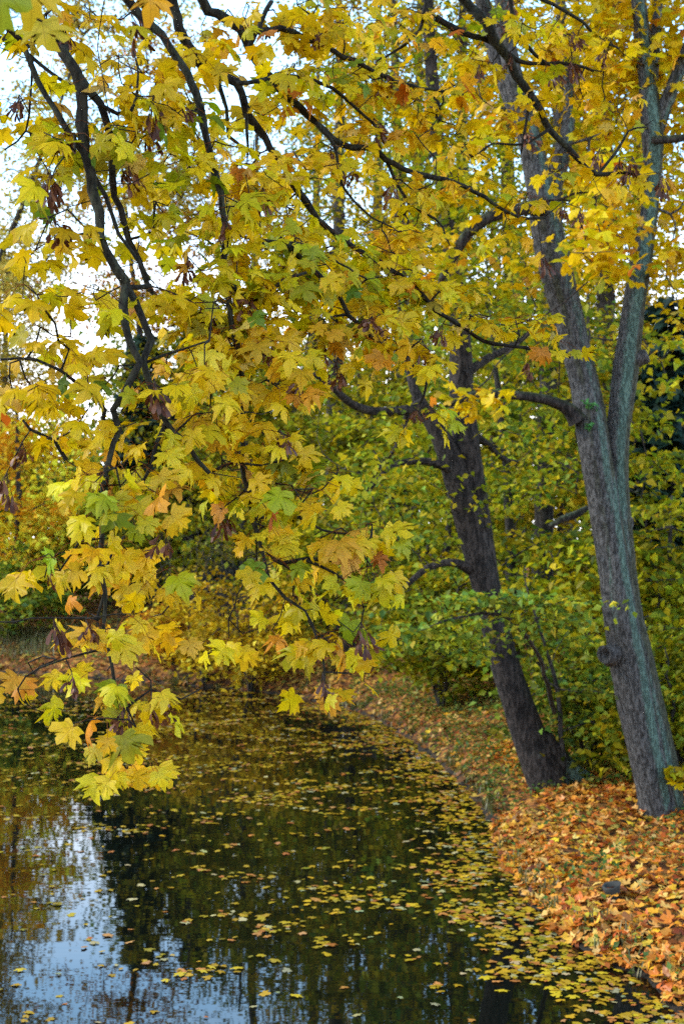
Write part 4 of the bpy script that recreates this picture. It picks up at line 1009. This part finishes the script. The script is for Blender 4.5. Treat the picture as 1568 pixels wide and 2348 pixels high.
BUSHES = [
    (470, 31.2, 2.6, 1.5, 'yellow', 'yellow bush hanging over the water on the far bank'), (575, 30.0, 2.7, 1.5, 'yellow', 'yellow green bush on the far shore right of the hanging one'), (400, 33.0, 1.4, 1.1, 'orange', 'small orange yellow bush dipping to the water'),
    (30, 37.8, 2.5, 1.7, 'green', 'green shrub under the orange tree on the far bank'), (140, 40.0, 2.6, 1.6, 'green', 'green shrub farther from the left edge on the far bank'), (250, 41.0, 3.0, 1.8, 'olive', 'olive shrub in the middle of the far bank'),
    (350, 40.0, 3.2, 1.8, 'olive', 'olive shrub behind the small orange bush'), (660, 33.0, 2.4, 1.4, 'olive', 'low olive shrub above the brown leaf slope'), (1010, 23.0, 2.0, 1.2, 'yellowgreen', 'yellow green shrub on the slope left of the leaning trunk'),
    (1340, 16.4, 1.5, 1.0, 'green', 'low green shrub between the feet of the two bank trunks'), (1550, 15.2, 1.8, 0.8, 'yellowgreen', 'yellow green shrub right of the forked trunk'), (1480, 20.5, 2.3, 1.5, 'olive', 'olive shrub farther back right of the forked trunk'),
]
for q, (vx, d, h, wd, pal, lab) in enumerate(BUSHES):
    st_ = [[(0, 0, -0.1, .03), (math.cos(a) * .25 * wd, math.sin(a) * .25 * wd, h * .5, .02), (math.cos(a) * .5 * wd, math.sin(a) * .5 * wd, h * .9, .007)] for a in (0.4, 1.7, 2.9, 4.1, 5.3)]
    tree(lab, at(vx, d), st_, [(0.2 * math.sin(q), -0.15, h * 0.4, wd * 1.15, wd * 0.8, h * 0.34, 48), (0.35 * wd * math.sin(q * 2.1), 0, h * 0.8, wd * 0.6, wd * 0.6, h * 0.3, 22), (-0.6 * wd, -.1, h * .6, wd * .5, wd * .5, h * .25, 10), (0.7 * wd, -.1, h * .45, wd * .5, wd * .5, h * .2, 10)], pal, 0.07 + 0.0026 * d, 34 if pal != 'yellow' else 22, 0.2, seed=120 + q, tone=0.9 if d > 29 else 0.68, name='shrub', cat='shrub', flat=0.45, group='shrubs on the banks', parts=('stems', 'leaves'), r_tip=0.004)
# seedling at the right edge, beside the forked trunk's foot
bx, by = hit(1585, 1870)[:2]
tree('small yellow green maple seedling at the right edge beside the forked trunk', (bx, by), [[(0, 0, -0.05, .01), (-0.03, 0, .3, .007), (-0.05, 0, .6, .003)]], [(-0.05, 0, 0.42, .16, .2, .22, 12)], GREENER, 0.085, 5, 0.06, seed=150, name='maple_seedling', cat='seedling', shapes=MAPLE_LOW, parts=('stem', 'leaves'), mat=M_leaf, r_tip=0.002)
# bare thicket of grey stems on the far bank
r_ = np.random.default_rng(160); bx, by = at(490, 34.5); L0 = np.array([bx, by, G(bx, by)])
rt = empty('bare_thicket', L0, 'grey leafless thicket of thin stems on the far bank', 'thicket')
g_ = Geo()
for q in range(90):
    p0 = np.array([r_.normal() * 0.8, r_.normal() * 0.5, -0.1]); h_ = r_.uniform(1.5, 3.6)
    pts = [p0, p0 + [r_.normal() * .1, r_.normal() * .1, h_ * .4], p0 + [r_.normal() * .3, r_.normal() * .2, h_ * .75], p0 + [r_.normal() * .5, r_.normal() * .3, h_]]
    p = catmull(pts, 0.3); g_.tube(p, np.linspace(0.016, 0.004, len(p)), 5, (0.3, 0, 0))
g_.build('stems', M_bark_far, rt)

# ------------------------------------------------------------------ leaf litter, ground cover, grass, floating leaves
def in_view(p, mx=120, my=150):
    q = project(p); return (q[:, 2] > 1) & (q[:, 0] > -mx) & (q[:, 0] < 1568 + mx) & (q[:, 1] > 900) & (q[:, 1] < 2348 + my)
LIT = [(4, (224, 132, 46)), (4, (234, 156, 58)), (2, (200, 98, 38)), (3.0, (232, 176, 96)), (2.0, (150, 74, 34)), (1.8, (236, 172, 40)), (1.2, (104, 52, 30)), (0.4, (200, 176, 50))]
LITF = [(3, (186, 140, 60)), (3, (160, 96, 48)), (2, (120, 74, 44)), (2, (200, 160, 70)), (1, (150, 146, 60))]
FLOT = [(3, (196, 150, 50)), (3, (170, 120, 52))]
def litter(x0, x1, y0, y1, dens, size, pal, seed, smin=0.0, smax=30, far=False):
    r_ = np.random.default_rng(seed); m_ = int((x1 - x0) * (y1 - y0) * dens)
    x, y = r_.uniform(x0, x1, m_), r_.uniform(y0, y1, m_)
    s = shore_dist(x, y); k = (s > smin) & (s < smax); x, y = x[k], y[k]
    z = ground(x, y); p = np.stack([x, y, z], 1); k = in_view(p) & (z > 0.004) & ((wob(x, y, 1.9, 6) + 0.6 * r_.standard_normal(len(x))) > -0.95)
    p = p[k]; m_ = len(p)
    e = 0.08
    gxn = (ground(p[:, 0] + e, p[:, 1]) - p[:, 2]) / e; gyn = (ground(p[:, 0], p[:, 1] + e) - p[:, 2]) / e
    gn = norm(np.stack([-gxn, -gyn, np.ones(m_)], 1))
    nr = norm(gn + r_.standard_normal((m_, 3)) * 0.30); a = r_.random(m_) * 6.283
    ax = np.stack([np.cos(a), np.sin(a), np.zeros(m_)], 1)
    flip = r_.random(m_) < 0.5; nr[flip] *= -1
    p[:, 2] += r_.uniform(0.012, 0.055, m_)
    return p, ax, nr, size * r_.uniform(0.65, 1.15, m_), pick(r_, m_, pal, 0.18)
g = Geo(); r_ = np.random.default_rng(171)
for args in ((1.0, 7.5, 7, 13.2, 270, 0.074, LIT, 1, -0.2), (0.8, 4, 7, 15, 300, 0.07, LIT + FLOT, 6, -0.15, 0.4), (1.6, 9, 13.2, 19, 210, 0.078, LIT, 5, 0.55), (0.8, 9, 13.2, 24, 70, 0.078, LIT[3:6] + LITF + LITF, 2, 0, 1.5), (-3, 9, 22, 32, 40, 0.10, LITF, 3), (-14, 2, 28, 44, 26, 0.13, LITF, 4)):
    put_leaves(g, r_, MAPLE_LOW, *litter(*args))
tag(g.build('fallen_leaves', M_litter), 'carpet of orange and tan maple leaves covering the bank', 'fallen leaves', kind='stuff')

# green cover of small plants on the slopes
g = Geo(); r_ = np.random.default_rng(180)
PLANT = [(3, (70, 100, 44)), (2, (92, 118, 50)), (2, (120, 130, 52)), (1, (60, 84, 46)), (1.2, (170, 150, 60))]
for (x0, x1, y0, y1, m_, th, s0, s1, sz) in ((0.2, 6, 15.0, 27, 26000, -0.35, 0.1, 2.2, 0.055), (-12, 2, 25, 41, 15000, -0.05, 0.1, 5, 0.09), (1.5, 5, 8, 14, 9000, 0.42, 0.02, 2.5, 0.05)):
    x, y = r_.uniform(x0, x1, m_), r_.uniform(y0, y1, m_); s = shore_dist(x, y)
    k = (s > s0) & (s < s1) & (wob(x, y, 2.2, 9) + 0.35 * r_.standard_normal(m_) > th); x, y = x[k], y[k]
    p = np.stack([x, y, ground(x, y) + r_.uniform(0.02, 0.16, len(x))], 1); p = p[in_view(p)]; m2 = len(p)
    put_leaves(g, r_, OVAL, p, r_.standard_normal((m2, 3)) * [1, 1, .4], np.array([0, -0.2, 1.0]) + .5 * r_.standard_normal((m2, 3)), sz * r_.uniform(.6, 1.4, m2), pick(r_, m2, PLANT))
tag(g.build('ground_cover', M_leaf_far), 'low green plants and ivy creeping over the pond bank', 'ground cover', kind='stuff')

# grass hanging over the edge of the bank
g = Geo(); r_ = np.random.default_rng(190)
def blades(x, y, h0, col):
    m_ = len(x); z = ground(x, y)
    a = r_.random(m_) * 6.283; L = h0 * r_.uniform(.5, 1.3, m_); wv = 0.004 + 0.00025 * np.asarray(y)
    lean = np.stack([np.cos(a), np.sin(a), np.zeros(m_)], 1) * (L * r_.uniform(.3, 1.0, m_))[:, None]
    side = np.stack([-np.sin(a), np.cos(a), np.zeros(m_)], 1) * wv[:, None]
    b0 = np.stack([x, y, z], 1); b1_ = b0 + lean * .35 + np.stack([0 * L, 0 * L, L * .75], 1); b2_ = b0 + lean + np.stack([0 * L, 0 * L, L * .7], 1)
    v = np.stack([b0 - side, b0 + side, b1_ + side * .8, b1_ - side * .8, b2_], 1).reshape(-1, 3)
    o = (np.arange(m_) * 5)[:, None]
    g.add(v, [o + [0, 1, 2, 3], o + [3, 2, 4]], np.repeat(pick(r_, m_, col), 5, 0))
t_ = r_.random(420)
for q in range(90):
    i_ = r_.integers(1, 13); f_ = r_.random(); c = shore[i_] * (1 - f_) + shore[i_ + 1] * f_ + r_.normal(size=2) * .12
    k = 34; x, y = c[0] + r_.normal(size=k) * .07, c[1] + r_.normal(size=k) * .07
    kk = shore_dist(x, y) > 0.03
    if kk.sum() > 3: blades(x[kk], y[kk], 0.13, [(2, (92, 100, 46)), (2, (120, 110, 60)), (1, (60, 80, 40)), (1, (150, 130, 80))])
for q in range(34):
    c = at(r_.uniform(-30, 150), r_.uniform(36.0, 38.6)); k = 40
    x, y = c[0] + r_.normal(size=k) * .25, c[1] + r_.normal(size=k) * .25
    kk = shore_dist(x, y) > 0.05
    if kk.sum() > 3: blades(x[kk], y[kk], 0.34, [(2, (140, 128, 84)), (2, (110, 112, 62)), (1, (160, 146, 104))])
tag(g.build('bank_grass', M_grass), 'tufts of thin grass along the pond edge', 'grass', kind='stuff')

# floating leaves
r_ = np.random.default_rng(200)
FLO = {'yellow': [(3, (200, 160, 38)), (2, (180, 146, 36)), (1, (150, 134, 44))], 'tan': [(2, (196, 130, 62)), (2, (176, 104, 46)), (1, (196, 142, 86))], 'pale': [(2, (190, 172, 118)), (1, (160, 160, 116))]}
def drift(x, y): return wob(x, y, 1.15, 11) * 0.6 + wob(x + 3, y * 1.6, 2.6, 12) * 0.6 + wob(x + 1, y * 1.3, 6.1, 13) * 0.45
m_ = 130000
x, y = r_.uniform(-12, 3.2, m_), r_.uniform(6, 36, m_)
s = -shore_dist(x, y)
dens = np.clip(drift(x, y) * 1.9 - 0.25, 0, 1) * 0.36 * smooth(7, 10, y) * smooth(-3.5, 0.5, x + 0.12 * (y - 9)) + 0.30 * np.clip(drift(x, y) * 1.6 - .02, 0, 1) * smooth(13, 20, y) + 0.012
dens = dens + (1.0 + 1.6 * smooth(15, 11, y)) * smooth(0.95, 0.0, s) * (x > 0) * np.clip(0.6 + drift(x, y), 0.1, 1) * smooth(0.1, -0.2, -drift(x, y) * .4 - .3)
k = (s > 0.0) & (r_.random(m_) < dens * 1.6); x, y = x[k], y[k]
p = np.stack([x, y, np.full(len(x), 0.004)], 1); p = p[in_view(p, 60, 60)]
p[:, 2] += r_.uniform(0, 0.008, len(p))
pj = project(p); shown = (pj[:, 0] > 5) & (pj[:, 0] < 1563) & (pj[:, 1] < 2340)
order = np.argsort(pj[:, 2] + 1e3 * ~shown)
single, rest = order[:290], order[290:]
def flat_leaves(geo, idx, pal):
    n_ = len(idx); a = r_.random(n_) * 6.283
    put_leaves(geo, r_, MAPLE_LOW, p[idx] if idx is not None else None, np.stack([np.cos(a), np.sin(a), 0 * a], 1), np.tile([0, 0, 1.0], (n_, 1)) + 0.09 * r_.standard_normal((n_, 3)), 0.028 + 0.044 * r_.random(n_) ** 1.3, pick(r_, n_, pal) * 0.9)
MAPLE_FULL = MAPLE_LOW
MAPLE_LOW = [(v * [1, 1, 0.32] + [0, 0, 0.03], f, l) for v, f, l in MAPLE_FULL]      # floating leaves lie almost flat
g = Geo(); kinds = r_.choice(3, len(rest), p=[.70, .2, .10])
for q, kk in enumerate(('yellow', 'tan', 'pale')): flat_leaves(g, rest[kinds == q], FLO[kk])
tag(g.build('drifting_leaves', M_float), 'drifts of small yellow leaves floating farther out on the pond', 'floating leaves', kind='stuff')
PROTO = {}
LAB = {'yellow': 'yellow maple leaf floating flat on the near pond water', 'tan': 'tan orange maple leaf floating on the near pond water', 'pale': 'pale whitish maple leaf floating on the near pond water'}
for i_ in single:
    kk = ('yellow', 'tan', 'pale')[r_.choice(3, p=[.70, .2, .10])]
    if len(PROTO.setdefault(kk, [])) < 6:
        g = Geo(); keep = p[i_].copy(); p[i_] = 0
        flat_leaves(g, np.array([i_]), FLO[kk]); p[i_] = keep
        o = g.build('floating_leaf', M_float); PROTO[kk].append(o)
    else:
        o = PROTO[kk][r_.integers(6)].copy(); COL.objects.link(o)
    o.location = p[i_]; o.rotation_euler = (0, 0, r_.random() * 6.283); s_ = r_.uniform(0.85, 1.2); o.scale = (s_, s_, s_)
    tag(o, LAB[kk], 'leaf', 'single ' + kk + ' leaves floating on the near water')
MAPLE_LOW = MAPLE_FULL

# ------------------------------------------------------------------ small things on the bank
c = hit(1402, 2058) - np.array([0, 0, 0.035]); r0 = 20 / F * project(c)[0, 2]
rt = empty('stump', c, 'small grey green sapling stump with a slanting hollow top in the orange leaves', 'stump')
g = Geo(); ang = np.arange(24) / 24 * 6.2832; rows = []
for zf, k in ((-0.05, .72), (0.02, .74), (0.06, .82), (0.10, .95), (0.13, 1.08), (0.14, 1.02), (0.135, .86), (0.10, .74), (0.075, .6), (0.07, .1)):
    rr = r0 * k * (1 + .06 * np.sin(ang * 3 + 1) + .03 * np.sin(ang * 7))
    rows.append(np.stack([np.cos(ang) * rr, np.sin(ang) * rr, np.full(24, zf) + 0.25 * np.cos(ang - .4) * rr * (zf > .08)], 1))
v = np.vstack(rows); i_ = np.arange(len(rows) - 1)[:, None] * 24; j = np.arange(24)[None]; k = (j + 1) % 24
g.add(v, [np.stack([i_ + j, i_ + k, i_ + 24 + k, i_ + 24 + j], -1).reshape(-1, 4)])
g.build('stump_wood', M_stump, rt)
g = Geo(); m_ = 7
put_leaves(g, r_, MAPLE_LOW, np.array([0, 0, .11]) + r_.standard_normal((m_, 3)) * [.025, .025, .008], r_.standard_normal((m_, 3)) * [1, 1, .3], r_.standard_normal((m_, 3)) * .4 + [0, 0, 1], 0.05, pick(r_, m_, [(1, (110, 60, 40)), (1, (150, 84, 50))]))
g.build('leaf_filling', M_litter, rt)
bx, by = at(1556, 21.0)
rt = empty('marker_post', (bx, by, G(bx, by)), 'thin dark blue marker post at the right edge among the shrubs', 'post')
g = Geo(); g.tube(np.array([(0, 0, -.2), (0, 0, .5), (0, 0, 1.25)]), [.045, .045, .045], 10)
g.build('post_shaft', M_post, rt)
g = Geo(); g.tube(np.array([(0, 0, 1.245), (0, 0, 1.29), (0, 0, 1.31)]), [.055, .055, .03], 10)
g.build('post_cap', M_post, rt)
print('VERTS', sum(len(o.data.vertices) for o in bpy.data.objects if o.type == 'MESH'))
